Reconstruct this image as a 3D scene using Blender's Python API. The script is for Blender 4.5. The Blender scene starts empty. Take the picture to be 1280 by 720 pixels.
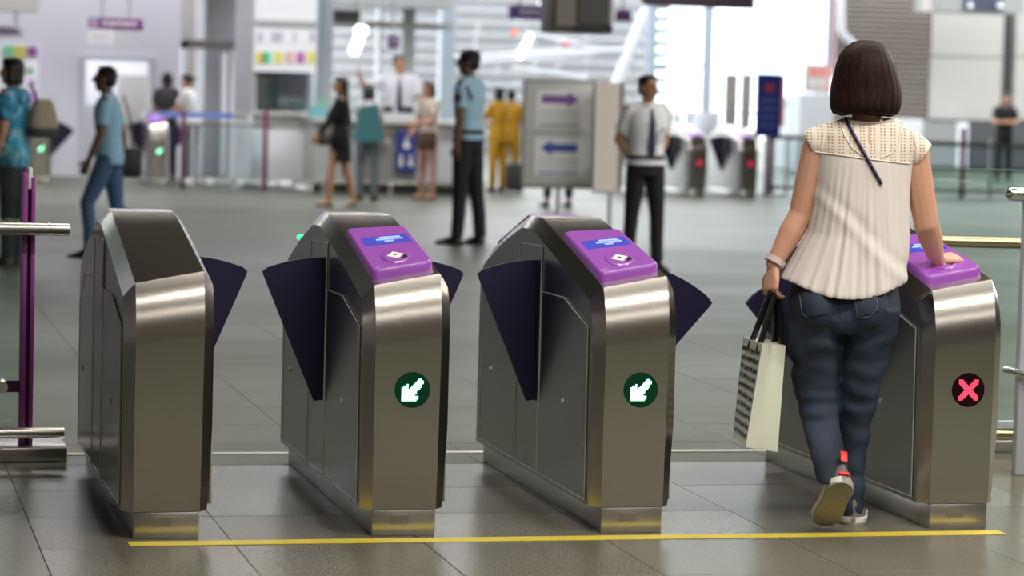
import bpy, bmesh, math, random
from mathutils import Vector, Matrix
from mathutils import noise
from mathutils.bvhtree import BVHTree
from math import sin, cos, pi, radians
random.seed(7)
SC = bpy.context.scene
COL = SC.collection

# ------------------------------------------------------------------ camera
FPX, YAW, PITCH, ROLL, CAMH = 3420.0, .2415, .0729, .0272, 1.44
cF = Vector((sin(YAW)*cos(PITCH), cos(YAW)*cos(PITCH), -sin(PITCH)))
_r = Vector((cos(YAW), -sin(YAW), 0)); _u = _r.cross(cF)
cR = cos(ROLL)*_r + sin(ROLL)*_u; cU = -sin(ROLL)*_r + cos(ROLL)*_u
CAM = Vector((0, 0, CAMH))
cd = bpy.data.cameras.new('camera'); cam = bpy.data.objects.new('camera', cd); COL.objects.link(cam)
cd.sensor_width = 36; cd.lens = FPX/1280*36; cd.clip_end = 400
cam.matrix_world = Matrix.Translation(CAM) @ Matrix((cR, cU, -cF)).transposed().to_4x4()
cd.dof.use_dof = True; cd.dof.focus_distance = 9.0; cd.dof.aperture_fstop = 3.0
SC.camera = cam

# ------------------------------------------------------------------ world, lights, exposure
SC.view_settings.view_transform = 'Standard'; SC.view_settings.look = 'None'
SC.view_settings.gamma = 1; SC.view_settings.use_curve_mapping = False
SC.view_settings.exposure = 0.0
W_ = bpy.data.worlds.new('overcast'); SC.world = W_; W_.use_nodes = True
nt = W_.node_tree; bg = nt.nodes['Background']
bg.inputs[0].default_value = (.93, .97, 1, 1); bg.inputs[1].default_value = 4.2

def area(name, loc, sx, sy, power, color=(1, 1, 1), rot=(0, 0, 0)):
    d = bpy.data.lights.new(name, 'AREA'); d.shape = 'RECTANGLE'; d.size = sx; d.size_y = sy
    d.energy = power; d.color = color
    o = bpy.data.objects.new(name, d); COL.objects.link(o); o.location = loc; o.rotation_euler = rot
    return o
for yy, sy, p in ((-4.2, .7, 230), (2.0, .16, 260), (6.0, .4, 520), (11.3, .3, 300), (29, .3, 260)):
    area('overhead_fill', (5.4, yy, 5.3), 9, sy, p, (1, .95, .86))  # unseen area lights added for steel highlights, the woman and the sign boards
for xx, yy, sx, p in ((2, 33.5, 18, 800), (6, 38.5, 12, 480), (8, 43.5, 20, 500), (9, 56, 16, 400), (24, 47, 10, 250)):
    area('hall_fill', (xx, yy, 5.4), sx, 1.0, p, (.95, .96, 1))  # unseen area lights added to brighten the far hall
area('side_fill', (13, 16, 5.2), .5, 13, 1000, (1, .97, .9), (0, radians(25), 0))  # unseen area light added to light sign boards and guard from the side

# ------------------------------------------------------------------ helpers: placing
def at(px, py, D):
    """point at view depth D on the line of sight through a pixel of the 1280x720 frame"""
    return CAM + (cF + cR*((px-640)/FPX) - cU*((py-360)/FPX))*D
def atY(px, py, Y):
    d = cF + cR*((px-640)/FPX) - cU*((py-360)/FPX)
    return CAM + d*(Y/d.y)
def ground(px, py):
    d = cF + cR*((px-640)/FPX) - cU*((py-360)/FPX)
    return CAM + d*(-CAMH/d.z)
def depth(p): return (Vector(p)-CAM).dot(cF)

# ------------------------------------------------------------------ materials
def mat(name, color, rough=.5, metal=0, spec=None, emit=None, estr=1, bump=0, bscale=40, var=0, aniso=0, trans=0, coat=0, sheen=0):
    m = bpy.data.materials.new(name); m.use_nodes = True
    N = m.node_tree.nodes; L = m.node_tree.links; b = N['Principled BSDF']
    c = (*color, 1) if len(color) == 3 else color
    b.inputs['Base Color'].default_value = c; b.inputs['Roughness'].default_value = rough
    b.inputs['Metallic'].default_value = metal
    if spec is not None: b.inputs['Specular IOR Level'].default_value = spec
    if aniso: b.inputs['Anisotropic'].default_value = aniso
    if coat: b.inputs['Coat Weight'].default_value = coat
    if sheen: b.inputs['Sheen Weight'].default_value = sheen
    if emit: b.inputs['Emission Color'].default_value = (*emit, 1); b.inputs['Emission Strength'].default_value = estr
    if bump or var:
        tc = N.new('ShaderNodeTexCoord'); nz = N.new('ShaderNodeTexNoise'); nz.inputs['Scale'].default_value = bscale
        nz.inputs['Detail'].default_value = 5
        L.new(tc.outputs['Object'], nz.inputs['Vector'])
        if bump:
            bp = N.new('ShaderNodeBump'); bp.inputs['Strength'].default_value = bump; bp.inputs['Distance'].default_value = .01
            L.new(nz.outputs['Fac'], bp.inputs['Height']); L.new(bp.outputs['Normal'], b.inputs['Normal'])
        if var:
            mx = N.new('ShaderNodeMix'); mx.data_type = 'RGBA'; mx.blend_type = 'MULTIPLY'; mx.inputs['Factor'].default_value = var
            mx.inputs['A'].default_value = c; rp = N.new('ShaderNodeValToRGB')
            rp.color_ramp.elements[0].position = .3; rp.color_ramp.elements[0].color = (.45, .45, .45, 1)
            rp.color_ramp.elements[1].position = .7; rp.color_ramp.elements[1].color = (1, 1, 1, 1)
            L.new(nz.outputs['Fac'], rp.inputs['Fac']); L.new(rp.outputs['Color'], mx.inputs['B'])
            L.new(mx.outputs['Result'], b.inputs['Base Color'])
    return m

def brushed(name, color, rough, vscale=(1.5, 1.5, 120), aniso=.0):
    m = mat(name, color, rough, 1, aniso=aniso)
    N = m.node_tree.nodes; L = m.node_tree.links; b = N['Principled BSDF']
    tc = N.new('ShaderNodeTexCoord'); mp = N.new('ShaderNodeMapping'); mp.inputs['Scale'].default_value = vscale
    nz = N.new('ShaderNodeTexNoise'); nz.inputs['Scale'].default_value = 6; nz.inputs['Detail'].default_value = 4
    L.new(tc.outputs['Object'], mp.inputs['Vector']); L.new(mp.outputs['Vector'], nz.inputs['Vector'])
    r = N.new('ShaderNodeMapRange'); r.inputs['To Min'].default_value = rough-.03; r.inputs['To Max'].default_value = rough+.04
    L.new(nz.outputs['Fac'], r.inputs['Value']); L.new(r.outputs['Result'], b.inputs['Roughness'])
    bp = N.new('ShaderNodeBump'); bp.inputs['Strength'].default_value = .02; bp.inputs['Distance'].default_value = .001
    L.new(nz.outputs['Fac'], bp.inputs['Height']); L.new(bp.outputs['Normal'], b.inputs['Normal'])
    return m

def glass(name, tint=(.9, .97, .95), refl=.08):
    m = bpy.data.materials.new(name); m.use_nodes = True
    N = m.node_tree.nodes; L = m.node_tree.links; N.remove(N['Principled BSDF'])
    t = N.new('ShaderNodeBsdfTransparent'); t.inputs[0].default_value = (*tint, 1)
    g = N.new('ShaderNodeBsdfGlossy'); g.inputs['Roughness'].default_value = .02
    mx = N.new('ShaderNodeMixShader'); fr = N.new('ShaderNodeFresnel'); fr.inputs[0].default_value = 1.45
    ml = N.new('ShaderNodeMath'); ml.operation = 'MULTIPLY_ADD'; ml.inputs[1].default_value = 1; ml.inputs[2].default_value = refl*.3
    L.new(fr.outputs[0], ml.inputs[0]); L.new(ml.outputs[0], mx.inputs[0])
    L.new(t.outputs[0], mx.inputs[1]); L.new(g.outputs[0], mx.inputs[2]); L.new(mx.outputs[0], N['Material Output'].inputs[0])
    return m

M = {}
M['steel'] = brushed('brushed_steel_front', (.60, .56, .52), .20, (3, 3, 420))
M['steel_shaded'] = brushed('brushed_steel_shaded', (.33, .33, .32), .24, (3, 420, 3))  # same steel as the front, side shade put into a darker colour
M['steel_plain'] = mat('satin_steel', (.62, .60, .57), .3, 1)
M['chrome'] = mat('polished_steel', (.75, .75, .75), .15, 1)
M['edge'] = mat('bright_steel_edge', (.75, .75, .70), .35, .6)
M['purple'] = mat('purple_plastic', (.32, .075, .47), .34, coat=.2)
M['flap'] = mat('navy_purple_flap', (.009, .006, .040), .45)
M['screen'] = mat('blue_display', (.03, .03, .2), .15, emit=(.09, .10, .62), estr=.65)
M['screen_text'] = mat('display_text', (.3, .4, .8), .3, emit=(.35, .45, .95), estr=.7)
M['black'] = mat('black_plastic', (.012, .012, .014), .35)
M['white'] = mat('white_print', (.8, .8, .8), .5)
M['led_black_g'] = mat('indicator_lens_green', (.003, .014, .007), .25, spec=.15, emit=(0, .06, .02), estr=.35)
M['led_black_r'] = mat('indicator_lens_red', (.008, .002, .003), .25, spec=.15, emit=(.06, 0, .01), estr=.1)
M['led_g'] = mat('green_led', (.2, 1, .5), .4, emit=(.38, 1, .62), estr=2.2)
M['led_r'] = mat('red_led', (1, .1, .2), .4, emit=(1, .05, .12), estr=1.5)
M['post'] = mat('purple_post', (.27, .05, .25), .4)
M['post_far'] = mat('maroon_post', (.14, .02, .06), .4)
M['post_dark'] = mat('dark_purple', (.05, .006, .05), .4)
M['glass'] = glass('clear_glass')
M['glass_g'] = glass('green_tinted_glass', (.86, .93, .89), .1)
M['glass_far'] = glass('hall_glass', (.90, .95, .96), .1)
M['brass'] = mat('brassy_steel', (.52, .46, .30), .28, 1)
M['tape'] = mat('yellow_tape', (.70, .55, .05), .5, var=.35, bscale=9)
M['wall'] = mat('lilac_white_wall', (.70, .68, .76), .7, var=.06, bscale=2)
M['wall_grey'] = mat('grey_wall', (.42, .42, .44), .7)
M['wall_cream'] = mat('off_white_panel', (.43, .41, .385), .6)
M['taupe'] = mat('taupe_shutter', (.22, .19, .16), .5)
M['darkgrey'] = mat('dark_grey_paint', (.07, .07, .075), .5)
M['midgrey'] = mat('mid_grey_paint', (.28, .28, .28), .5)
M['lightgrey'] = mat('light_grey_paint', (.52, .54, .57), .5)
M['whitepaint'] = mat('white_paint', (.80, .82, .85), .5)
M['signpurple'] = mat('sign_purple', (.13, .02, .20), .4)
M['signblue'] = mat('sign_blue', (.02, .03, .22), .4)
M['arrowblue'] = mat('print_blue', (.04, .10, .42), .5)
M['arrowpurple'] = mat('print_purple', (.22, .08, .36), .5)
M['board'] = mat('sign_board_grey', (.60, .62, .61), .45)
M['paper'] = mat('white_paper', (.82, .83, .86), .45)
M['pinkboard'] = mat('pale_pink_board', (.92, .82, .77), .4)
M['lamp'] = mat('fluorescent_tube', (1, 1, .9), .5, emit=(1, .97, .82), estr=6)
M['ceiling'] = mat('ceiling_panels', (.22, .20, .15), .7)
M['counter'] = mat('grey_counter', (.38, .38, .37), .4)
M['countertop'] = mat('counter_top', (.55, .54, .50), .3)
M['skin'] = mat('tan_skin', (.50, .26, .16), .5, bump=.05, bscale=90)
M['skin_fg'] = mat('light_skin', (.68, .365, .25), .45, bump=.04, bscale=120, var=.08)
M['skin_dark'] = mat('dark_skin', (.16, .075, .05), .5)
M['hair'] = mat('black_hair', (.008, .007, .007), .45)
M['lips'] = mat('lips', (.35, .10, .09), .5)
M['eye'] = mat('dark_eye', (.02, .015, .015), .2)

def cloth(name, color, bump=.25, bscale=30, rough=.8, var=.15):
    return mat(name, color, rough, bump=bump, bscale=bscale, var=var)

# ------------------------------------------------------------------ helpers: objects
def tag(o, label=None, cat=None, group=None, kind=None):
    if label: o['label'] = label
    if cat: o['category'] = cat
    if group: o['group'] = group
    if kind: o['kind'] = kind
    return o
def thing(name, label, cat, loc, rz=0, group=None):
    o = bpy.data.objects.new(name, None); COL.objects.link(o); o.empty_display_size = .1
    o.location = loc; o.rotation_euler = (0, 0, rz)
    return tag(o, label, cat, group)
def obj(name, bm, m, parent=None, smooth=True, ang=35, label=None):
    if isinstance(bm, bpy.types.Mesh): me = bm
    else:
        me = bpy.data.meshes.new(name); bmesh.ops.recalc_face_normals(bm, faces=bm.faces); bm.to_mesh(me); bm.free()
    for mm in (m if isinstance(m, (list, tuple)) else [m]): me.materials.append(mm)
    if smooth:
        me.polygons.foreach_set('use_smooth', [True]*len(me.polygons)); me.set_sharp_from_angle(angle=radians(ang))
    o = bpy.data.objects.new(name, me); COL.objects.link(o)
    if parent: o.parent = parent
    if label: o['label'] = label
    return o
def dup(root, loc, rz=None, label=None, group=None, skip=()):
    def cp(o, parent):
        c = o.copy(); COL.objects.link(c); c.parent = parent
        for ch in kids.get(o.name, ()):
            if ch.name.split('.')[0] in skip: continue
            cp(ch, c)
        return c
    kids = {}
    for o in COL.objects:
        if o.parent: kids.setdefault(o.parent.name, []).append(o)
    r = cp(root, None); r.location = loc
    if rz is not None: r.rotation_euler = (0, 0, rz)
    if label: r['label'] = label
    if group: r['group'] = group
    return r
def struct(name, bm, m, parent=None, **k):
    o = obj(name, bm, m, parent, **k)
    if not parent: o['kind'] = 'structure'
    return o
def new(): return bmesh.new()
def box(bm, x0, x1, y0, y1, z0, z1, mtx=None, bev=0):
    vs = [bm.verts.new((x, y, z)) for x in (x0, x1) for y in (y0, y1) for z in (z0, z1)]
    fs = []
    for q in ((0, 1, 3, 2), (4, 6, 7, 5), (0, 4, 5, 1), (2, 3, 7, 6), (0, 2, 6, 4), (1, 5, 7, 3)):
        fs.append(bm.faces.new([vs[i] for i in q]))
    if bev:
        es = list({e for f in fs for e in f.edges})
        r = bmesh.ops.bevel(bm, geom=es, offset=bev, segments=2, affect='EDGES', profile=.5)
        vs = list({v for f in r['faces'] for v in f.verts} | {v for v in vs if v.is_valid})
    if mtx is not None: bmesh.ops.transform(bm, matrix=mtx, verts=[v for v in vs if v.is_valid])
    return bm
def B(*a, **k): return box(new(), *a, **k)
def hexa(bm, c8):
    """box from 8 corners: 0-3 one face loop, 4-7 opposite loop"""
    v = [bm.verts.new(c) for c in c8]
    for q in ((0, 1, 2, 3), (7, 6, 5, 4), (0, 4, 5, 1), (1, 5, 6, 2), (2, 6, 7, 3), (3, 7, 4, 0)): bm.faces.new([v[i] for i in q])
    return bm
def prism(bm, pts, off):
    """polygon of 3D points extruded by vector off"""
    off = Vector(off); a = [bm.verts.new(p) for p in pts]; b = [bm.verts.new(Vector(p)+off) for p in pts]
    n = len(pts); bm.faces.new(a); bm.faces.new(b[::-1])
    for i in range(n): bm.faces.new((a[i], b[i], b[(i+1) % n], a[(i+1) % n]))
    return bm
def frame_of(d):
    d = Vector(d).normalized(); up = Vector((0, 0, 1)) if abs(d.z) < .95 else Vector((0, 1, 0))
    x = d.cross(up).normalized(); return x, x.cross(d).normalized(), d
def loft(bm, rings, cap=True, closed=True):
    """rings: lists of 3D points"""
    rv = [[bm.verts.new(p) for p in r] for r in rings]; n = len(rv[0])
    for a, b in zip(rv, rv[1:]):
        for i in range(n if closed else n-1): bm.faces.new((a[i], a[(i+1) % n], b[(i+1) % n], b[i]))
    if cap and closed:
        bm.faces.new(rv[0][::-1]); bm.faces.new(rv[-1])
    return bm
def circ(c, ax, ay, rx, ry, n=16, sq=2.0):
    out = []
    for i in range(n):
        t = 2*pi*i/n; cx, sy = cos(t), sin(t)
        if sq != 2: cx = math.copysign(abs(cx)**(2/sq), cx); sy = math.copysign(abs(sy)**(2/sq), sy)
        out.append(Vector(c) + ax*(rx*cx) + ay*(ry*sy))
    return out
def tube(bm, pts, r, n=10, cap=True):
    pts = [Vector(p) for p in pts]; rs = r if isinstance(r, (list, tuple)) else [r]*len(pts)
    rings = []; x = None
    for i, p in enumerate(pts):
        d = (pts[min(i+1, len(pts)-1)] - pts[max(i-1, 0)]).normalized()
        if x is None: x, y, _ = frame_of(d)
        else:
            x = (x - d*x.dot(d)).normalized(); y = x.cross(d)
        rings.append(circ(p, x, y, rs[i], rs[i], n))
    return loft(bm, rings, cap)
def capsule(bm, p0, r0, p1, r1, n=12):
    p0, p1 = Vector(p0), Vector(p1); x, y, d = frame_of(p1-p0); rings = []
    for a in (-80, -50, -20): t = radians(a); rings.append(circ(p0 + d*(r0*sin(t)), x, y, r0*cos(t), r0*cos(t), n))
    rings.append(circ(p0, x, y, r0, r0, n)); rings.append(circ(p1, x, y, r1, r1, n))
    for a in (20, 50, 80): t = radians(a); rings.append(circ(p1 + d*(r1*sin(t)), x, y, r1*cos(t), r1*cos(t), n))
    return loft(bm, rings)
def ellipsoid(bm, c, rx, ry, rz, mtx=None, n=16):
    m = Matrix.Translation(c) @ (mtx.to_4x4() if mtx is not None else Matrix()) @ Matrix.Diagonal((rx, ry, rz, 1))
    bmesh.ops.create_uvsphere(bm, u_segments=n, v_segments=max(8, n*2//3), radius=1, matrix=m); return bm
def remeshed(bm, voxel, smooth=4, name='m'):
    """one continuous surface from overlapping closed shells"""
    bmesh.ops.recalc_face_normals(bm, faces=bm.faces)
    me = bpy.data.meshes.new(name); bm.to_mesh(me); bm.free()
    o = bpy.data.objects.new('tmp', me); COL.objects.link(o)
    r = o.modifiers.new('r', 'REMESH'); r.mode = 'VOXEL'; r.voxel_size = voxel
    if smooth:
        s = o.modifiers.new('s', 'SMOOTH'); s.factor = .5; s.iterations = smooth
    dg = bpy.context.evaluated_depsgraph_get(); dg.update()
    res = bpy.data.meshes.new_from_object(o.evaluated_get(dg))
    bpy.data.objects.remove(o); bpy.data.meshes.remove(me); return res
def text_mesh(s, size):
    c = bpy.data.curves.new('t', 'FONT'); c.body = s; c.size = size; c.align_x = 'CENTER'; c.align_y = 'CENTER'; c.extrude = .001
    o = bpy.data.objects.new('t', c); COL.objects.link(o)
    dg = bpy.context.evaluated_depsgraph_get(); dg.update()
    me = bpy.data.meshes.new_from_object(o.evaluated_get(dg)); bpy.data.objects.remove(o); bpy.data.curves.remove(c); return me

# ------------------------------------------------------------------ the setting
def tile_material():
    m = mat('granite_tile', (.2, .2, .19), .3, spec=.25); N = m.node_tree.nodes; L = m.node_tree.links; b = N['Principled BSDF']
    tc = N.new('ShaderNodeTexCoord'); gm = N.new('ShaderNodeNewGeometry'); oi = N.new('ShaderNodeObjectInfo')
    n1 = N.new('ShaderNodeTexNoise'); n1.inputs['Scale'].default_value = 150; n1.inputs['Detail'].default_value = 2
    L.new(gm.outputs['Position'], n1.inputs['Vector'])
    n2 = N.new('ShaderNodeTexNoise'); n2.inputs['Scale'].default_value = .9; n2.inputs['Detail'].default_value = 4
    L.new(gm.outputs['Position'], n2.inputs['Vector'])
    r1 = N.new('ShaderNodeValToRGB'); e = r1.color_ramp.elements
    e[0].position = .33; e[0].color = (.070, .067, .050, 1); e[1].position = .68; e[1].color = (.215, .195, .15, 1)
    L.new(n1.outputs['Fac'], r1.inputs['Fac'])
    mx = N.new('ShaderNodeMix'); mx.data_type = 'RGBA'; mx.blend_type = 'MULTIPLY'; mx.inputs['Factor'].default_value = .5
    r2 = N.new('ShaderNodeValToRGB'); r2.color_ramp.elements[0].color = (.55, .58, .5, 1); r2.color_ramp.elements[0].position = .3
    r2.color_ramp.elements[1].position = .7; r2.color_ramp.elements[1].color = (1, 1, .97, 1)
    L.new(n2.outputs['Fac'], r2.inputs['Fac']); L.new(r1.outputs['Color'], mx.inputs['A']); L.new(r2.outputs['Color'], mx.inputs['B'])
    L.new(mx.outputs['Result'], b.inputs['Base Color'])
    mr = N.new('ShaderNodeMapRange'); mr.inputs['To Min'].default_value = .25; mr.inputs['To Max'].default_value = .31
    L.new(oi.outputs['Random'], mr.inputs['Value']); L.new(mr.outputs['Result'], b.inputs['Roughness'])
    bp = N.new('ShaderNodeBump'); bp.inputs['Strength'].default_value = .22; bp.inputs['Distance'].default_value = .002
    L.new(n1.outputs['Fac'], bp.inputs['Height']); L.new(bp.outputs['Normal'], b.inputs['Normal'])
    return m
M['tile'] = tile_material()
def floor_far_material():
    m = M['tile'].copy(); m.name = 'granite_floor_far'
    N = m.node_tree.nodes; L = m.node_tree.links; b = N['Principled BSDF']
    for l in list(b.inputs['Roughness'].links): L.remove(l)
    n = N.new('ShaderNodeTexNoise'); n.inputs['Scale'].default_value = .35; n.inputs['Detail'].default_value = 3
    gm = N.new('ShaderNodeNewGeometry'); mp = N.new('ShaderNodeMapping'); mp.inputs['Scale'].default_value = (.6, 1.6, 1)
    L.new(gm.outputs['Position'], mp.inputs['Vector']); L.new(mp.outputs['Vector'], n.inputs['Vector'])
    mr = N.new('ShaderNodeMapRange'); mr.inputs['From Min'].default_value = .3; mr.inputs['From Max'].default_value = .7
    mr.inputs['To Min'].default_value = .36; mr.inputs['To Max'].default_value = .48
    b.inputs['Specular IOR Level'].default_value = .22
    for nd in N:
        if nd.type == 'VALTORGB' and nd.color_ramp.elements[0].color[0] < .1: nd.color_ramp.elements[0].color = (.055, .064, .044, 1); nd.color_ramp.elements[1].color = (.15, .16, .12, 1)
    L.new(n.outputs['Fac'], mr.inputs['Value']); L.new(mr.outputs['Result'], b.inputs['Roughness'])
    return m
M['tile_far'] = floor_far_material()
TX0, TX1, TY0, TY1, TS = -.6, 9.0, 6.55, 17.35, .6
bm = new()
for (x0, x1, y0, y1, z) in ((-14, 45, -12, TY0, 0), (-14, 45, TY1, 85, 0), (-14, TX0, TY0, TY1, 0), (TX1, 45, TY0, TY1, 0)):
    box(bm, x0, x1, y0, y1, -.3, 0)
box(bm, TX0, TX1, TY0, TY1, -.3, -.006)
floor = struct('floor', bm, M['tile_far'], smooth=False)
tile_me = bpy.data.meshes.new('tile'); b_ = new(); box(b_, .0012, TS-.0012, .0012, TS-.0012, -.02, 0, bev=.0012); b_.to_mesh(tile_me); b_.free()
tile_me.materials.append(M['tile'])
tile_mid = tile_me.copy(); tile_mid.name = 'tile_mid'; tile_mid.materials[0] = M['tile_far']
yy = TY0
while yy < TY1-.01:
    xx = TX0
    while xx < TX1-.01:
        if xx+TS > yy*.045-.5 and xx < (yy+TS)*.47+.5 and yy > 6.5:
            o = bpy.data.objects.new('tile', tile_me if yy < 10.0 else tile_mid); COL.objects.link(o); o.parent = floor
            o.location = (xx, yy, random.uniform(-.0008, 0)); o.rotation_euler = (random.uniform(-.0004, .0004), random.uniform(-.0004, .0004), 0)
        xx += TS
    yy += TS
struct('trim_1', B(.2, 9, 10.445, 10.495, -.004, .002), M['brass'])
o = obj('floor_tape', B(.875, 3.79, 8.385, 8.465, 0, .0012), M['tape'], smooth=False)
tag(o, 'yellow tape line on the floor in front of the four near gates', 'tape')

struct('reflection_blocker', B(-14, 12.5, 36.0, 36.3, 3.75, 5.6), M['black'])  # unseen black slab added to keep reflections in the near floor dark
struct('ceiling', B(-14, 34, -12, 42, 5.6, 5.9), M['ceiling'])
struct('wall_back', B(-14, 34, -12.3, -12, 0, 5.6), mat('beige_wall_behind', (.30, .26, .22), .7))
struct('wall_left', B(-14.3, -14, -12, 42, 0, 5.6), M['wall'])
struct('wall_right', B(34, 34.3, -12, 42, 0, 5.6), mat('grey_wall_right', (.25, .25, .24), .7))

# far left wall with a doorway
WY = 40.0
def X_(px, Y, py=150): return atY(px, py, Y).x
def Z_(py, Y, px=640): return atY(px, py, Y).z
dx0, dx1, dz = X_(100, WY), X_(192, WY), Z_(70, WY, 140)
bm = new()
box(bm, -14, dx0, WY, WY+.25, 0, 5.6); box(bm, dx1, X_(224, WY), WY, WY+.25, 0, 5.6); box(bm, dx0, dx1, WY, WY+.25, dz, 5.6)
struct('wall_far_left', bm, M['wall'], smooth=False)
d1 = thing('door_1', None, None, (dx0, WY, 0)); d1['kind'] = 'structure'
fw = .07
bm = new(); box(bm, 0, fw, -.04, .26, 0, dz); box(bm, dx1-dx0-fw, dx1-dx0, -.04, .26, 0, dz); box(bm, fw, dx1-dx0-fw, -.04, .26, dz-fw, dz)
obj('door_frame', bm, M['lightgrey'], d1, smooth=False)
# the room seen through the doorway
bm = new(); ry = WY+3.0
box(bm, dx0-1.5, dx1+2, ry, ry+.1, 0, 3.2)
struct('wall_far_room', bm, mat('bright_room_wall', (.72, .72, .78), .7), smooth=False)
struct('trim_2', B(X_(147, ry), X_(183, ry), ry-.06, ry-.005, 0, Z_(94, ry, 165)), M['wall_cream'], smooth=False)
o = obj('cabinet', B(X_(100, ry-.6), X_(147, ry-.6), ry-.7, ry-.35, 0, Z_(131, ry-.6, 120)), M['wall_grey'], smooth=False)
tag(o, 'low grey cabinet inside the room behind the far doorway', 'cabinet')
area('room_lamp', ((dx0+dx1)/2, WY+1.6, 3.1), 2, 1.5, 90, (.95, .95, 1))
struct('ceiling_far_room', B(dx0-1.5, dx1+2, WY+.25, ry+.1, 3.2, 3.3), M['ceiling'])
# grey recess and pillar right of the wall
PY = 41.2
struct('wall_recess', B(X_(222, PY), X_(322, PY), PY+.5, PY+.7, 0, 5.6), M['wall_grey'], smooth=False)
struct('trim_3', B(X_(222, PY), X_(246, PY), PY+.3, PY+.5, 0, 5.6), M['wall_cream'], smooth=False)
struct('trim_4', B(X_(246, PY), X_(257, PY), PY+.25, PY+.5, 0, 5.6), M['whitepaint'], smooth=False)

# ------------------------------------------------------------------ ticket gates
GX = [.897, 1.657, 2.417, 3.564]; GY = 8.517
PL = [(.0, .085), (.0, .35), (.0, .60)]
for i in range(1, 9):
    t = i/8; PL.append((2*t*(1-t)*.0 + t*t*.05, (1-t)**2*.60 + 2*t*(1-t)*.715 + t*t*.80))
PL += [(.25, .846), (.45, .892), (.65, .937), (.87, .985), (1.03, .987), (1.30, .918), (1.60, .83)]
PL += [(1.65, .80), (1.68, .75), (1.695, .68), (1.70, .60), (1.70, .085)]
def prof(k, side):
    """inner profile on the left (0) or right (1) of the front; the right front rises higher"""
    l, z = PL[k]
    if side:
        if k == 2: z += .03
        elif 3 <= k <= 10: z += .03 + .01*(k-2)/8
        elif k > 10 and l < .87: z += .04*(1-(l-.05)/.82)
    return l, z
def zsurf(u, l):
    t = u/.21; zl = .80+(l-.05)*(.185/.82); zr = .84+(l-.05)*(.145/.82); return zl*(1-t)+zr*t
UL, UR = -.035, .248
def outer(k, side):
    l, z = prof(k, side); n = len(PL)
    # chamfer: in by 35 mm from front and rear, lower by 40 mm on top
    dl = .035 if k <= 10 else (.035*max(0, 1-(l-.05)/.5) if l < .6 else 0)
    if l > 1.55: dl = -.035
    if k <= 2 or k >= n-2: dz = 0
    elif k <= 10: dz = -.045*((k-2)/8)
    elif k >= n-5: dz = -.045*(n-2-k)/4
    else: dz = -.045
    return l+dl, z+dz
def inner_x(k, side):
    if not side: return 0.0
    z = PL[k][1]; return .208 + .006*min(1, z/.6)
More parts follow.
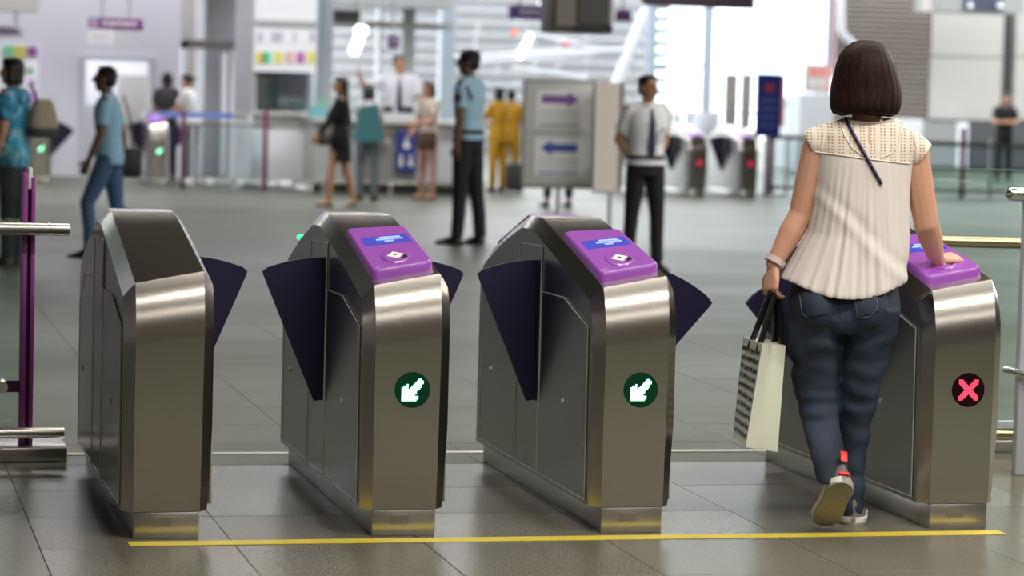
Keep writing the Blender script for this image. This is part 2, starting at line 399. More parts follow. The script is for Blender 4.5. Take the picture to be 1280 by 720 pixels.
def gate(label, sign, reader_front=True, flaps=(1, 1), wide=(0, 0), rear_reader=False):
    """ticket gate cabinet at the origin: front face towards -Y, u to the right"""
    t = thing('ticket_gate', label, 'ticket gate', (0, 0, 0), 0, None)
    n = len(PL); bm = new()
    OL = [bm.verts.new((UL, *outer(k, 0))) for k in range(n)]
    IL = [bm.verts.new((inner_x(k, 0), *prof(k, 0))) for k in range(n)]
    IR = [bm.verts.new((inner_x(k, 1), *prof(k, 1))) for k in range(n)]
    OR = [bm.verts.new((UR - (.012 if PL[k][1] < .3 else 0), *outer(k, 1))) for k in range(n)]
    for A, Bv in ((OL, IL), (IL, IR), (IR, OR)):
        for k in range(n-1):
            f = bm.faces.new((A[k], Bv[k], Bv[k+1], A[k+1]))
    for S in (OL, OR[::-1]):
        f = bm.faces.new(S[::-1]); f.material_index = 1
    bmesh.ops.triangulate(bm, faces=[f for f in bm.faces if len(f.verts) > 4])
    obj('body', bm, [M['steel'], M['steel_shaded']], t, ang=22)
    pl = obj('plinth', B(.001, .207, .001, 1.69, 0, .083, bev=.002), M['steel_plain'], t)
    obj('name_plate', B(.062, .120, -.0015, .001, .038, .066), M['steel'], pl, smooth=False)
    # side plates: three proud panels a side with edge highlights painted as pale tubes
    polys = {'front_door': [(.07, .10), (.70, .10), (.70, .735), (.40, .738), (.085, .668)],
             'flap_housing': [(.715, .10), (1.03, .10), (1.03, .885), (.715, .895)],
             'rear_door': [(1.045, .10), (1.60, .10), (1.60, .62), (1.40, .735), (1.045, .745)]}
    for nm, pts in polys.items():
        for side in (0, 1):
            x = UL if not side else UR-.006
            bm = prism(new(), [(x, a, b) for a, b in pts], ((-.004 if not side else .010), 0, 0))
            p = obj(nm, bm, M['steel_shaded'], t, smooth=False)
            xe = UL-.004 if not side else UR+.004
            obj('edge_highlight', tube(new(), [(xe, a, b) for a, b in pts+pts[:1]], .0022, 5, False), M['edge'], p, smooth=False)
            if nm != 'flap_housing':
                lx = UL-.0045 if not side else UR+.0045
                a, b = (.377, .388) if nm == 'front_door' else (1.44, .385)
                bm = new(); x_, y_, z_ = Vector((0, 1, 0)), Vector((0, 0, 1)), Vector((1, 0, 0))
                loft(bm, [circ((lx-.003, a, b), x_, y_, .010, .010, 12), circ((lx+.003, a, b), x_, y_, .010, .010, 12)])
                obj('lock', bm, M['edge'], p)
    # flaps: annular sectors that swing out of the housing
    for side in (0, 1):
        if not flaps[side]: continue
        s = -1 if not side else 1; px = (UL-.004) if not side else (UR+.004); piv = Vector((px - s*.012, .80, .262))
        a1 = radians(41 if wide[side] else 22.6); a0 = radians(-1); r0, r1 = .085, .578
        pts = []
        nn = 12
        for i in range(nn+1):
            a = a0+(a1-a0)*i/nn; rr = r1 if i < nn else r1-.006
            pts.append(piv + Vector((s*rr*sin(a), 0, rr*cos(a))))
        pts.append(piv + Vector((s*(r1-.022)*sin(a1+.004), 0, (r1-.022)*cos(a1+.004))))
        pts.append(piv + Vector((s*r0*sin(a1), 0, r0*cos(a1)))); pts.append(piv + Vector((s*r0*sin(a0), 0, r0*cos(a0))))
        f = prism(new(), [p-Vector((0, .009, 0)) for p in pts], (0, .018, 0))
        obj('flap', f, M['flap'], t, smooth=False)
    # indicator on the front
    def indicator(y, s, kind, par):
        x_, z_ = Vector((s, 0, 0)), Vector((0, 0, 1)); c = Vector((.104 if s < 0 else .122, y, .47)); fw = Vector((0, -1 if s > 0 else 1, 0))
        d = obj('indicator', loft(new(), [circ(c-fw*.004, x_, z_, .058, .058, 32), circ(c+fw*.003, x_, z_, .058, .058, 32)]), M['led_black_g' if kind == 'arrow' else 'led_black_r'], par)
        poly = [(-.70, -.70), (.25, -.70), (.42, -.38), (.10, -.36), (.74, .46), (.46, .72), (-.24, .0), (-.27, .36), (-.66, .14)]
        def inside(px, py):
            if kind == 'cross': return (abs(px-py) < .24 or abs(px+py) < .24) and abs(px) < .72 and abs(py) < .72
            r = False; j = len(poly)-1
            for i in range(len(poly)):
                xi, yi = poly[i]; xj, yj = poly[j]
                if (yi > py) != (yj > py) and px < (xj-xi)*(py-yi)/(yj-yi)+xi: r = not r
                j = i
            return r
        bm = new(); N_ = 19; st = 2/N_
        hw = .052*st*(.5 if kind == 'arrow' else .39)
        for i in range(N_):
            for j in range(N_):
                a, b = -1+st*(i+.5), -1+st*(j+.5)
                if inside(a, b):
                    p = c + fw*.0038 + x_*(a*.052) + z_*(b*.052)
                    bm.faces.new([bm.verts.new(p + x_*(q*hw) + z_*(w*hw)) for q, w in ((-1, -1), (1, -1), (1, 1), (-1, 1))])
        obj('led_'+kind, bm, M['led_g' if kind == 'arrow' else 'led_r'], d, smooth=False)
    if sign: indicator(0, 1, sign, t)
    if reader_front: reader(t, False)
    if rear_reader: reader(t, True)
    return t
def reader(t, rear):
    """purple card reader lying on the slope of the cabinet"""
    def S(u, l, h=0):
        if rear: return Vector((.21-u, 1.70-l, .978-max(0, 1.70-l-1.03)*.27+h*1.0))
        return Vector((u, l, zsurf(u, l)+h))
    def slab(l0, l1, u0, u1, h0, h1, r=.03, nseg=5, inset=.0):
        pts = []
        for (cu, cl, a) in ((u1-r, l1-r, 0), (u0+r, l1-r, 90), (u0+r, l0+r, 180), (u1-r, l0+r, 270)):
            for i in range(nseg+1):
                q = radians(a+90*i/nseg); pts.append((cu+r*cos(q), cl+r*sin(q)))
        return pts
    pts = slab(.115, .60, .002, .206, 0, 0, .022)
    bm = new(); rings = []
    for h, k in ((-.012, 1.0), (.016, 1.0), (.025, .975), (.029, .93), (.029, .6), (.029, .12)):
        rings.append([S(.104+(u-.104)*k, .36+(l-.36)*(1-(1-k)*.45), h) for u, l in pts])
    r = obj('card_reader', loft(bm, rings), M['purple'], t, ang=30)
    def flat(name, quad, h, m, par):
        q = [S(u, l, h) for u, l in quad]; obj(name, prism(new(), q, (0, 0, -.004)), m, par, smooth=False)
    flat('screen', [(.030, .365), (.186, .372), (.186, .478), (.030, .458)], .031, M['screen'], r)
    bm = new()
    for a, b, c, d in ((.09, .16, .44, .455), (.075, .165, .418, .432), (.10, .13, .395, .408)): prism(bm, [S(a, c, .032), S(b, c, .032), S(b, d, .032), S(a, d, .032)], (0, 0, -.001))
    obj('screen_text', bm, M['screen_text'], r, smooth=False)
    bm = new(); ro, ri = [], []
    for i in range(32):
        q = 2*pi*i/32; ro.append(S(.100+.046*cos(q), .222+.078*sin(q), .030)); ri.append(S(.100+.041*cos(q), .222+.070*sin(q), .0325))
    va = [bm.verts.new(p) for p in ro]; vb = [bm.verts.new(p) for p in ri]
    for i in range(32): bm.faces.new((va[i], va[(i+1) % 32], vb[(i+1) % 32], vb[i]))
    bm.faces.new(vb)
    obj('target_ring', bm, M['purple'], r, ang=10)
    flat('card_symbol', [(.072, .222), (.100, .182), (.128, .222), (.100, .262)], .0345, M['white'], r)
    flat('card_logo', [(.095, .222), (.1, .215), (.108, .222), (.1, .230)], .0352, M['led_black_r'], r)
    flat('slot', [(.112, .172), (.134, .184), (.134, .212), (.124, .212)], .0342, M['black'], r)

g1 = gate('leftmost near steel gate cabinet, plain sloping top without a card reader', None, False, (0, 1))
g2 = gate('steel gate cabinet with green arrow between the plain cabinet and the third gate', 'arrow', True, (1, 1), (0, 0), False)
g3 = gate('steel gate cabinet with green arrow on the left of the wide open lane', 'arrow', True, (1, 1), (0, 1), True)
g4 = gate('steel gate cabinet with red cross that the woman in white touches', 'cross', True, (1, 0), (1, 0))
obj('status_light', ellipsoid(new(), (-.004, 1.47, .868), .016, .05, .012, n=12), mat('green_status_light', (.1, .8, .4), .3, emit=(.05, .9, .4), estr=1.2), g2, label='small green light on the rear slope')
for g, x in zip((g1, g2, g3, g4), GX): g.location = (x, GY, 0); g['group'] = 'near ticket gates'
# far gates
gx = gate('distant gate cabinet with red cross hidden in part by the man in white shirt', 'cross', True, (1, 1))
gx.location = (X_(800, 36.6, 200), 36.6, 0); gx['group'] = 'far ticket gates'
for src, px, lab, rr in ((gx, 864, 'distant gate cabinet with red cross beside the man in white shirt', 0), (gx, 928, 'distant gate cabinet with red cross beside the blue banner', 0),
                         (g3, 188, 'distant gate cabinet with green light behind the man in blue polo', 0), (g3, 40, 'distant gate cabinet behind the beige handbag', 0)):
    Y = 36.6 if px > 500 else 37.0
    g = dup(src, (X_(px, Y, 200), Y, 0), None, lab, 'far ticket gates')

eZ = Vector((0, 0, 1))
# ------------------------------------------------------------------ glass barriers beside the near gates
BY = 10.45
def barrier_left():
    x0 = X_(-60, BY, 560); base = ground(40, 572)
    t = thing('glass_barrier', 'left glass barrier with twin purple post, round steel rails and flat steel base plate', 'barrier', (base.x, BY-.1, 0))
    o = Vector((base.x, BY-.1, 0)); P_ = lambda px, py, Y: atY(px, py, Y)-o
    YB = BY-.1
    zt, zb = Z_(216, YB, 36), 0
    xl, xr = P_(25.5, 400, YB).x, P_(42.5, 400, YB).x
    w = (xr-xl)
    obj('post', B(xl, xl+w*.40, -.02, .04, .02, zt, bev=.003), M['post'], t); obj('post', B(xr-w*.34, xr, -.02, .04, .02, zt-.015, bev=.003), M['post'], t)
    obj('post_core', B(xl+w*.40, xr-w*.34, .005, .025, .02, zt-.04), M['post_dark'], t, smooth=False)
    obj('post_cap', B(xl+w*.42, xl+w*.72, -.015, .03, zt-.06, zt+.02, bev=.003), M['whitepaint'], t)
    bx0, bx1 = P_(-60, 570, YB).x, P_(82, 570, YB).x
    obj('base_plate', B(bx0, bx1, -.10, .18, 0, .055, bev=.006), M['steel_plain'], t)
    zr = Z_(286, YB-.08, 40)
    obj('handrail', tube(new(), [(bx0, -.08, zr), (P_(23, 286, YB-.08).x, -.08, zr), (P_(62, 286, YB-.08).x, -.08, zr), (P_(87, 286, YB-.08).x, -.08, zr)], .0245, 20), M['steel_plain'], t)
    obj('rail_collar', tube(new(), [(P_(61, 286, YB-.08).x, -.08, zr), (P_(63, 286, YB-.08).x, -.08, zr)], .0256, 20), M['chrome'], t)
    obj('bracket', B(xl+w*.2, xr-w*.2, -.08, .0, zr-.015, zr+.015), M['post_dark'], t, smooth=False)
    zr2 = Z_(541, YB-.05, 40)
    obj('lower_rail', tube(new(), [(bx0, -.05, zr2), (P_(80, 541, YB-.05).x, -.05, zr2)], .021, 20), M['steel_plain'], t)
    zc = Z_(483, YB, 5)
    obj('glass_clamp', B(P_(8, 483, YB).x, xl+.005, .0, .02, zc-.022, zc+.022), M['post_dark'], t, smooth=False)
    c = Vector((P_(2, 483, YB).x, .0, zc)); obj('clamp_disc', loft(new(), [circ(c - Vector((0, .03, 0)), Vector((1, 0, 0)), eZ, .022, .022, 18), circ(c + Vector((0, .02, 0)), Vector((1, 0, 0)), eZ, .026, .026, 18)]), M['chrome'], t)
    obj('glass_pane', B(bx0, P_(24.5, 400, YB+.06).x, .055, .067, .10, Z_(184, YB+.06, 15)), M['glass_g'], t, smooth=False)
barrier_left()
def barrier_right():
    YB = BY
    o = Vector((X_(1262, YB, 570), YB, 0)); P_ = lambda px, py, Y: atY(px, py, Y)-o
    t = thing('glass_barrier', 'right glass barrier with brassy rail and steel handrail behind the gate with red cross', 'barrier', o)
    x0, x1 = P_(1163, 212, YB).x, P_(1420, 212, YB).x
    zt = Z_(212, YB, 1220)
    obj('glass_pane', B(x0, x1, -.006, .006, .12, zt), M['glass_g'], t, smooth=False)
    obj('glass_edge', B(x0, x1, -.0065, .0065, zt, zt+.004), mat('glass_edge_green', (.10, .22, .18), .2), t, smooth=False)
    zr = Z_(302, YB-.06, 1230)
    obj('brass_rail', tube(new(), [(x0, -.06, zr), (x1, -.06, zr-.01)], .0235, 20), M['brass'], t)
    z2 = Z_(541, YB-.06, 1265)
    obj('lower_rail', tube(new(), [(x0, -.06, z2), (x1, -.06, z2-.01)], .022, 20), M['brass'], t)
    xp = P_(1330, 400, YB).x
    obj('post', B(xp, xp+.05, -.02, .04, .0, zt-.02, bev=.003), M['post'], t)
    obj('base_plate', B(x0+.1, x1, -.08, .10, 0, .05, bev=.005), M['steel_plain'], t)
    Y2 = 9.75
    def rail(px, py, r, nm, L=.5):
        p = atY(px, py, Y2)-o; e = p + Vector((L, .02, -.02))
        pts = [p + Vector((0, 0, 0)), e]
        h = obj(nm, capsule(new(), p + Vector((r, 0, 0)), r, e, r, 18), M['chrome'], t); return p
    p = rail(1257, 242, .027, 'handrail')
    obj('rail_post', B(p.x+.078, p.x+.12, -.72, -.68, 0, p.z-.02, bev=.004), mat('pale_post', (.45, .47, .52), .5), t)
    q = atY(1257, 462, Y2)-o
    obj('grab_bar', capsule(new(), q, .014, q + Vector((.42, -.30, -.10)), .014, 14), M['chrome'], t)
    bx = atY(1276, 480, Y2)-o
    obj('bar_stem', tube(new(), [bx, bx + Vector((0, 0, -.11))], .004, 8), M['chrome'], t)
    obj('stem_foot', ellipsoid(new(), bx + Vector((0, 0, -.11)), .014, .014, .009), M['chrome'], t)
barrier_right()

# ------------------------------------------------------------------ far fence on the left with purple posts
def pbox(px0, px1, py0, py1, Y, th=.04, o=Vector(), bev=0):
    pm_ = (px0+px1)/2; return B(X_(px0, Y, (py0+py1)/2)-o.x, X_(px1, Y, (py0+py1)/2)-o.x, Y-o.y, Y+th-o.y, Z_(py1, Y, pm_)-o.z, Z_(py0, Y, pm_)-o.z, bev=bev)
FY = 36.1
o = Vector((X_(280, FY, 190), FY, 0))
t = thing('fence', 'far low glass fence with two purple posts and a blue band by the white kiosk', 'fence', o)
for px in (228.5, 331.5): obj('post', B(X_(px-2.6, FY, 190)-o.x, X_(px+2.6, FY, 190)-o.x, -.03, .03, 0, Z_(137, FY, px), bev=.004), M['post_far'], t)
obj('top_rail', B(X_(222, FY, 155)-o.x, X_(342, FY, 155)-o.x, -.02, .02, Z_(156, FY, 280)-.02, Z_(156, FY, 280)+.015), mat('olive_rail', (.18, .17, .14), .4, .6), t)
obj('blue_band', B(X_(200, FY, 145)-o.x, X_(292, FY, 145)-o.x, -.008, .008, Z_(148, FY, 280), Z_(141, FY, 280)), mat('blue_band', (.16, .22, .60), .5), t, smooth=False)
obj('white_band_end', B(X_(292, FY, 148)-o.x, X_(310, FY, 148)-o.x, -.006, .006, Z_(150, FY, 300), Z_(143, FY, 300)), M['midgrey'], t, smooth=False)
for a, b in ((232, 258), (262, 292), (296, 328)): obj('glass_pane', B(X_(a, FY, 190)-o.x, X_(b, FY, 190)-o.x, -.006, .006, .14, Z_(160, FY, 280)), M['glass_far'], t, smooth=False)
for px in (241, 294): obj('stanchion', B(X_(px-1.6, FY, 190)-o.x, X_(px+1.6, FY, 190)-o.x, -.02, .02, 0, Z_(158, FY, 280)), M['lightgrey'], t, smooth=False)
obj('bottom_rail', B(X_(222, FY, 220)-o.x, X_(342, FY, 220)-o.x, -.02, .02, .10, .14), M['lightgrey'], t, smooth=False)
for px in (236, 262, 300): obj('glass_shoe', B(X_(px-4, FY, 220)-o.x, X_(px+4, FY, 220)-o.x, -.05, .05, .06, .14, bev=.01), M['whitepaint'], t)
# walk-through frame behind it
DY = 40.2
o = Vector((X_(264, DY, 150), DY, 0))
t = thing('walk_through_frame', 'pale walk-through frame with dark header sign against the grey recess', 'frame', o)
for a, b in ((226, 232), (293, 298)): obj('jamb', B(X_(a, DY)-o.x, X_(b, DY)-o.x, -.1, .4, 0, Z_(52, DY, 260)), M['whitepaint'], t, smooth=False)
obj('header', B(X_(226, DY)-o.x, X_(298, DY)-o.x, -.1, .4, Z_(61, DY, 260), Z_(50, DY, 260)), M['midgrey'], t, smooth=False)
obj('header_sign', B(X_(233, DY)-o.x, X_(292, DY)-o.x, -.13, -.1, Z_(60, DY, 260), Z_(51, DY, 260)), mat('taupe_sign', (.16, .14, .13), .5), t, smooth=False)
for k_, (a, b) in enumerate(((277, 283), (300.5, 305))): struct('trim_%d' % (5+k_), pbox(a, b, 66, 236, 41.5, .2), mat('painted_reflection', (.9, .9, .92), .3), smooth=False)  # bright reflections by the recess, painted as white strips

# ------------------------------------------------------------------ kiosk and counter
KY = 36.4
o = Vector((X_(354, KY, 235), KY, 0))
t = thing('kiosk', 'white ticket kiosk with coloured squares on its poster front', 'kiosk', o)
xa, xb = X_(316, KY)-o.x, X_(393, KY)-o.x
zc = Z_(144, KY, 354)
obj('base_cabinet', B(xa, xb, 0, 1.9, .12, zc), M['whitepaint'], t, smooth=False)
obj('counter_ledge', B(xa-.02, xb+.02, -.12, .1, zc, zc+.05), M['countertop'], t, smooth=False)
obj('upper_panel', B(xa, xb, 0, .06, Z_(90, KY, 354), 3.6), M['paper'], t, smooth=False)
obj('service_window', B(xa+.05, xb-.05, .02, .04, zc+.05, Z_(90, KY, 354)), M['glass_far'], t, smooth=False)
obj('side_wall', B(xa, xa+.06, .06, 1.9, zc, 3.6), M['wall_grey'], t, smooth=False)
obj('side_wall', B(xb-.06, xb, .3, 1.9, zc, 3.6), M['wall_grey'], t, smooth=False)
obj('inner_wall', B(xa+.06, xb, 1.84, 1.9, zc, 3.6), M['wall_grey'], t, smooth=False)
obj('grey_band', B(xa, xb, -.03, 0, Z_(32, KY, 354), Z_(25, KY, 354)), M['wall_grey'], t, smooth=False)  # grey band across the upper panel
for px, c in ((324, (.75, .6, .1)), (331.5, (.10, .62, .32)), (346, (.72, .68, .12)), (360, (.72, .45, .42)), (374, (.50, .14, .42)), (387, (.72, .68, .15))):
    obj('coloured_square', B(X_(px-5, KY)-o.x, X_(px+5, KY)-o.x, -.012, -.0005, Z_(79, KY, px), Z_(65, KY, px)), mat('square', c, .5), t, smooth=False)
for px, w in ((323, 3), (341, 4), (348, 3), (366, 1.5), (388, 3)):
    obj('poster_text', B(X_(px-w, KY)-o.x, X_(px+w, KY)-o.x, -.008, -.0005, Z_(52, KY, px), Z_(40, KY, px)), mat('faded_text', (.52, .48, .58), .6), t, smooth=False)
obj('dark_photo', B(X_(322, KY)-o.x, X_(350, KY)-o.x, .2, .22, Z_(136, KY, 336), Z_(93, KY, 336)), mat('dark_green_photo', (.12, .17, .14), .4, var=.9, bscale=7), t, smooth=False)
for i in range(8):
    obj('toe_leg', B(xa+.05+i*.1, xa+.08+i*.1, .02, .06, 0, .12), M['midgrey'], t, smooth=False) if i % 2 else None
CY = 35.5
o = Vector((X_(500, CY, 245), CY, 0))
t = thing('ticket_counter', 'long grey ticket counter where people queue', 'counter', o)
xs = [X_(p_, CY, 200)-o.x for p_ in (392, 455, 520, 602)]
zt = Z_(150, CY, 500)
for i in range(3): obj('front_panel', B(xs[i]+.006, xs[i+1]-.006, -.02, 0, .16, zt-.05), [M['counter'], mat('mid_grey_counter', (.27, .27, .27), .4), M['lightgrey']][i], t, smooth=False)
obj('carcass', B(xs[0], xs[3], 0, .8, .16, zt-.05), M['counter'], t, smooth=False)
obj('worktop', B(xs[0]-.03, xs[3]+.03, -.12, .85, zt-.05, zt), M['countertop'], t, smooth=False)
obj('toe_kick', B(xs[0]+.1, xs[3]-.1, .1, .7, 0, .16), M['darkgrey'], t, smooth=False)
obj('raised_screen', B(X_(480, CY)-o.x, X_(535, CY)-o.x, .05, .09, zt, Z_(147, CY, 500)+.06), M['lightgrey'], t, smooth=False)
zr = Z_(229, CY-.25, 480)
obj('foot_rail', tube(new(), [(xs[0]-.3, -.25, zr), (xs[3], -.25, zr)], .03, 10), M['chrome'], t)
for px in (402, 440, 485, 530, 575): obj('rail_leg', B(X_(px-1.5, CY)-o.x, X_(px+1.5, CY)-o.x, -.28, -.22, 0, zr), M['steel_plain'], t, smooth=False)
obj('lower_shelf', B(X_(455, CY)-o.x, X_(482, CY)-o.x, -.25, 0, Z_(178, CY, 470), Z_(172, CY, 470)), M['countertop'], t, smooth=False)
# blue restroom sign
o = Vector((X_(508, CY-.1, 190), CY-.1, Z_(215, CY-.1, 508)))
t = thing('restroom_sign', 'small blue sign with white restroom figures on the counter front', 'sign', o)
hh = Z_(164, CY-.1, 508)-o.z; wx = X_(521, CY-.1)-X_(497, CY-.1)
obj('panel', B(-wx/2, wx/2, 0, .07, 0, hh), M['signblue'], t, smooth=False)
for x, z, k in ((-.07, .13, 0), (.06, .13, 1), (.0, .36, 2)):
    bm = new(); ellipsoid(bm, (x, -.008, z+.085), .017, .006, .017, n=8)
    if k == 0: box(bm, x-.022, x+.022, -.012, -.002, z-.06, z+.06)
    elif k == 1: prism(bm, [(x-.035, -.002, z-.05), (x+.035, -.002, z-.05), (x+.01, -.002, z+.06), (x-.01, -.002, z+.06)], (0, -.01, 0))
    else:
        box(bm, x-.012, x+.012, -.012, -.002, z, z+.06); prism(bm, [(x+.045*cos(a*pi/8), -.002, z-.01+.045*sin(a*pi/8)) for a in range(16)], (0, -.008, 0))
    obj('pictogram', bm, M['white'], t, smooth=False)
# things on the counter
g_ = Vector((X_(480, CY+.3), CY+.3, zt+.001))
t = thing('computer_monitor', 'black monitor on the counter in front of the staff man', 'monitor', g_)
obj('stand', B(-.05, .05, -.03, .03, 0, .06), M['black'], t, smooth=False); obj('display', B(-.12, .12, -.02, .02, .06, .18, bev=.01), M['black'], t)
g_ = Vector((X_(548, CY+.3), CY+.3, zt))
t = dup(t, Vector((X_(506, CY+.35), CY+.35, zt)), .2, 'black monitor on the counter beside the woman in beige blouse'); 
g_ = Vector((X_(396, CY+.2), CY+.2, zt))
t = thing('leaflet_box', 'teal and green leaflet box standing on the left end of the counter', 'box', g_)
obj('holder', B(-.11, .11, -.05, .05, 0, .16), mat('teal_card', (.16, .40, .45), .5), t, smooth=False); obj('leaflets', B(.02, .10, -.04, .03, .16, .24), mat('green_leaflet', (.18, .50, .25), .5), t, smooth=False)
g_ = Vector((X_(467, CY+.25), CY+.25, zt))
t = thing('card_stack', 'small orange and white stack on the counter beside the black monitor', 'box', g_); obj('lower_stack', B(-.08, .08, -.05, .05, 0, .05), M['white'], t, smooth=False); obj('upper_stack', B(-.06, .06, -.04, .04, .05, .09), mat('orange_card', (.7, .32, .14), .5), t, smooth=False)

# ------------------------------------------------------------------ hanging signs, boards
def hang_sign(name, label, px0, px1, py0, py1, Y, m, text=None, frame=None, rods=(.25, .75), th=.08, tcol='white', tsize=.6, top=5.6, bars=0, cat='sign'):
    o = Vector(((X_(px0, Y)+X_(px1, Y))/2, Y, Z_(py1, Y, (px0+px1)/2))); w = X_(px1, Y)-X_(px0, Y); h = Z_(py0, Y, (px0+px1)/2)-o.z
    t = thing(name, label, cat, o)
    obj('panel', B(-w/2, w/2, 0, th, 0, h, bev=.01), m, t)
    for r in rods: obj('hanging_rod', tube(new(), [(-w/2+w*r, th/2, h), (-w/2+w*r, th/2, top-o.z)], .018, 6), frame or M['wall_cream'], t)
    if text:
        me = text_mesh(text, h*tsize); me.transform(Matrix.Translation((0, -.004, h/2)) @ Matrix.Rotation(pi/2, 4, 'X')); obj('lettering', me, M[tcol], t, smooth=False)
    for i in range(bars):
        a = -w*.5+w*.25+i*w*.65/bars; obj('text_bar', B(a, a+w*.65/bars*.8, -.006, 0, h*(.38 if i % 2 else .42), h*.66), M[tcol], t, smooth=False)
    return t, w, h
t, w, h = hang_sign('hanging_sign', 'purple hanging sign with white border square above the far doorway', 109, 177, 22.5, 37, 36.5, mat('plum_sign', (.16, .03, .17), .4), bars=5)
bm = new(); box(bm, -w*.47, -w*.34, -.008, 0, h*.15, h*.85); obj('symbol_square', bm, mat('pale_symbol', (.55, .45, .6), .5), t, smooth=False)
bm = new(); box(bm, -w*.43, -w*.415, -.012, -.008, h*.28, h*.72); prism(bm, [(-w*.415, -.009, h*.5), (-w*.375, -.009, h*.72), (-w*.36, -.009, h*.72), (-w*.395, -.009, h*.5), (-w*.36, -.009, h*.28), (-w*.375, -.009, h*.28)], (0, -.003, 0)); obj('letter_k', bm, M['signpurple'], t, smooth=False)
nt_ = obj('notice', B(-w*.5, -w*.06, -.005, .02, -.195, -.005), M['paper'], t, smooth=False, label='white notice fixed under the purple panel')
for k in range(4): obj('text_bar', B(-w*.46, -w*.10, -.008, -.005, -.17+k*.038, -.157+k*.038), mat('red_grey_text', (.45, .32, .36), .6), nt_, smooth=False)
t, w, h = hang_sign('hanging_sign', 'white sign with purple lettering above the floral shirt', -30, 27, 31, 46, 36.8, M['paper'], rods=(.85,), bars=0)
for i in range(6): obj('text_bar', B(-w*.02+i*w*.07, -w*.02+i*w*.07+w*.055, -.006, 0, h*.3, h*.72), M['arrowpurple'], t, smooth=False)
bm = new(); prism(bm, [(w*.40, -.001, h*.3), (w*.46, -.001, h*.3), (w*.46, -.001, h*.75)], (0, -.006, 0)); obj('arrow_mark', bm, M['arrowpurple'], t, smooth=False)
oo = obj('soffit_sign', pbox(-60, 49, -40, 13, 36.0, .5), M['wall_cream'], None, smooth=False); tag(oo, 'grey edged soffit box at the top left corner above the white sign', 'soffit')
t, w, h = hang_sign('route_board', 'white route board with green, yellow and purple squares beside the floral shirt', -30, 47, 55, 180, 39.6, M['paper'], rods=(), top=5, cat='board')
for px, py, a, b, c in ((9, 63, 7, 6.5, (.25, .72, .42)), (24, 64, 7.5, 7.5, (.75, .70, .15)), (39, 64, 6.5, 6.5, (.36, .10, .42)), (36, 88, 4, 2.5, (.05, .42, .16)), (39, 104, 3.5, 4, (.45, .22, .60)), (39, 121, 4.5, 7, (.50, .25, .62))):
    o_ = Vector(((X_(-30, 39.6)+X_(47, 39.6))/2, 39.6, Z_(180, 39.6, 8.5)))
    obj('coloured_square', B(X_(px-a, 39.6)-o_.x, X_(px+a, 39.6)-o_.x, -.01, 0, Z_(py+b, 39.6, px)-o_.z, Z_(py-b, 39.6, px)-o_.z), mat('route_colour', c, .5), t, smooth=False)
hang_sign('hanging_sign', 'wide violet hanging sign left of the dark ceiling monitors', 633, 686, 7, 24, 38, mat('violet_sign', (.10, .035, .26), .4), bars=4, frame=M['midgrey'])
t, w, h = hang_sign('hanging_sign', 'small dark plum sign right of the dark ceiling monitors', 766, 785, 12, 27, 38, mat('dark_plum_sign', (.11, .03, .14), .4), frame=M['midgrey'], rods=(.5,))
obj('symbol_square', B(-w*.2, w*.25, -.006, 0, h*.2, h*.75), M['arrowpurple'], t, smooth=False)
hang_sign('hanging_sign', 'long dark sign box at the top above the bright window', 799, 939, -14, 9, 33, mat('dark_mauve_box', (.13, .09, .14), .5), frame=M['midgrey'])
hang_sign('platform_sign', 'small purple square sign with a white number four above the counter', 483, 496.5, 44, 60, 38.5, M['signpurple'], text='4', rods=(.5,), tsize=.85, frame=M['lightgrey'])
# ceiling monitors (two back to back housings)
MY = 25.0
o = Vector((X_(726, MY), MY, Z_(41, MY, 726)))
t = thing('ceiling_monitor', 'dark boxy ceiling monitor hanging above the sign board', 'monitor', o)
w = X_(763, MY)-X_(688, MY)
obj('housing', B(-w/2, w/2, 0, .5, 0, .55, bev=.02), mat('grey_brown_housing', (.14, .13, .115), .5), t)
obj('bezel', B(-w/2+.02, -w/2+w*.36, -.02, 0, .06, .52), mat('taupe_bezel', (.22, .20, .18), .5), t, smooth=False)
obj('display', B(-w/2+w*.40, w/2-.05, -.02, 0, .09, .52), M['darkgrey'], t, smooth=False)
obj('chin', B(-w/2+w*.36, w/2-.02, -.03, 0, .01, .07), M['black'], t, smooth=False)
obj('edge_strip', B(w/2-.05, w/2-.02, -.03, .0, .08, .52), M['lightgrey'], t, smooth=False)
obj('hanging_rod', tube(new(), [(0, .25, .55), (0, .25, 5.6-o.z)], .03, 8), M['midgrey'], t)
# sign stand with two arrow sheets
SY = ground(697, 299).y
o = ground(697, 299)
t = thing('sign_stand', 'grey sign board on a pole with purple right arrow above blue left arrow', 'sign stand', o)
xa, xb, za, zb = X_(655.5, SY)-o.x, X_(742.5, SY)-o.x, Z_(232, SY, 700), Z_(101, SY, 700)
obj('board', B(xa, xb, 0, .04, za, zb, bev=.004), M['board'], t)
for a, b, c, d in ((xa, xb, zb-.012, zb+.004), (xa, xb, za-.03, za+.012), (xa-.008, xa+.008, za, zb), (xb-.008, xb+.008, za, zb)): obj('frame_bar', B(a, b, -.012, .05, c, d), M['midgrey'], t, smooth=False)
zm = (za+zb)/2; obj('frame_bar', B(xa, xb, -.006, .0, zm-.004, zm+.004), M['midgrey'], t, smooth=False)
obj('pole', tube(new(), [(0, .03, 0), (0, .03, za+.02)], .022, 12), M['lightgrey'], t)
obj('foot', loft(new(), [circ((0, .03, 0), Vector((1, 0, 0)), Vector((0, 1, 0)), .2, .2, 24), circ((0, .03, .02), Vector((1, 0, 0)), Vector((0, 1, 0)), .19, .19, 24)]), M['midgrey'], t)
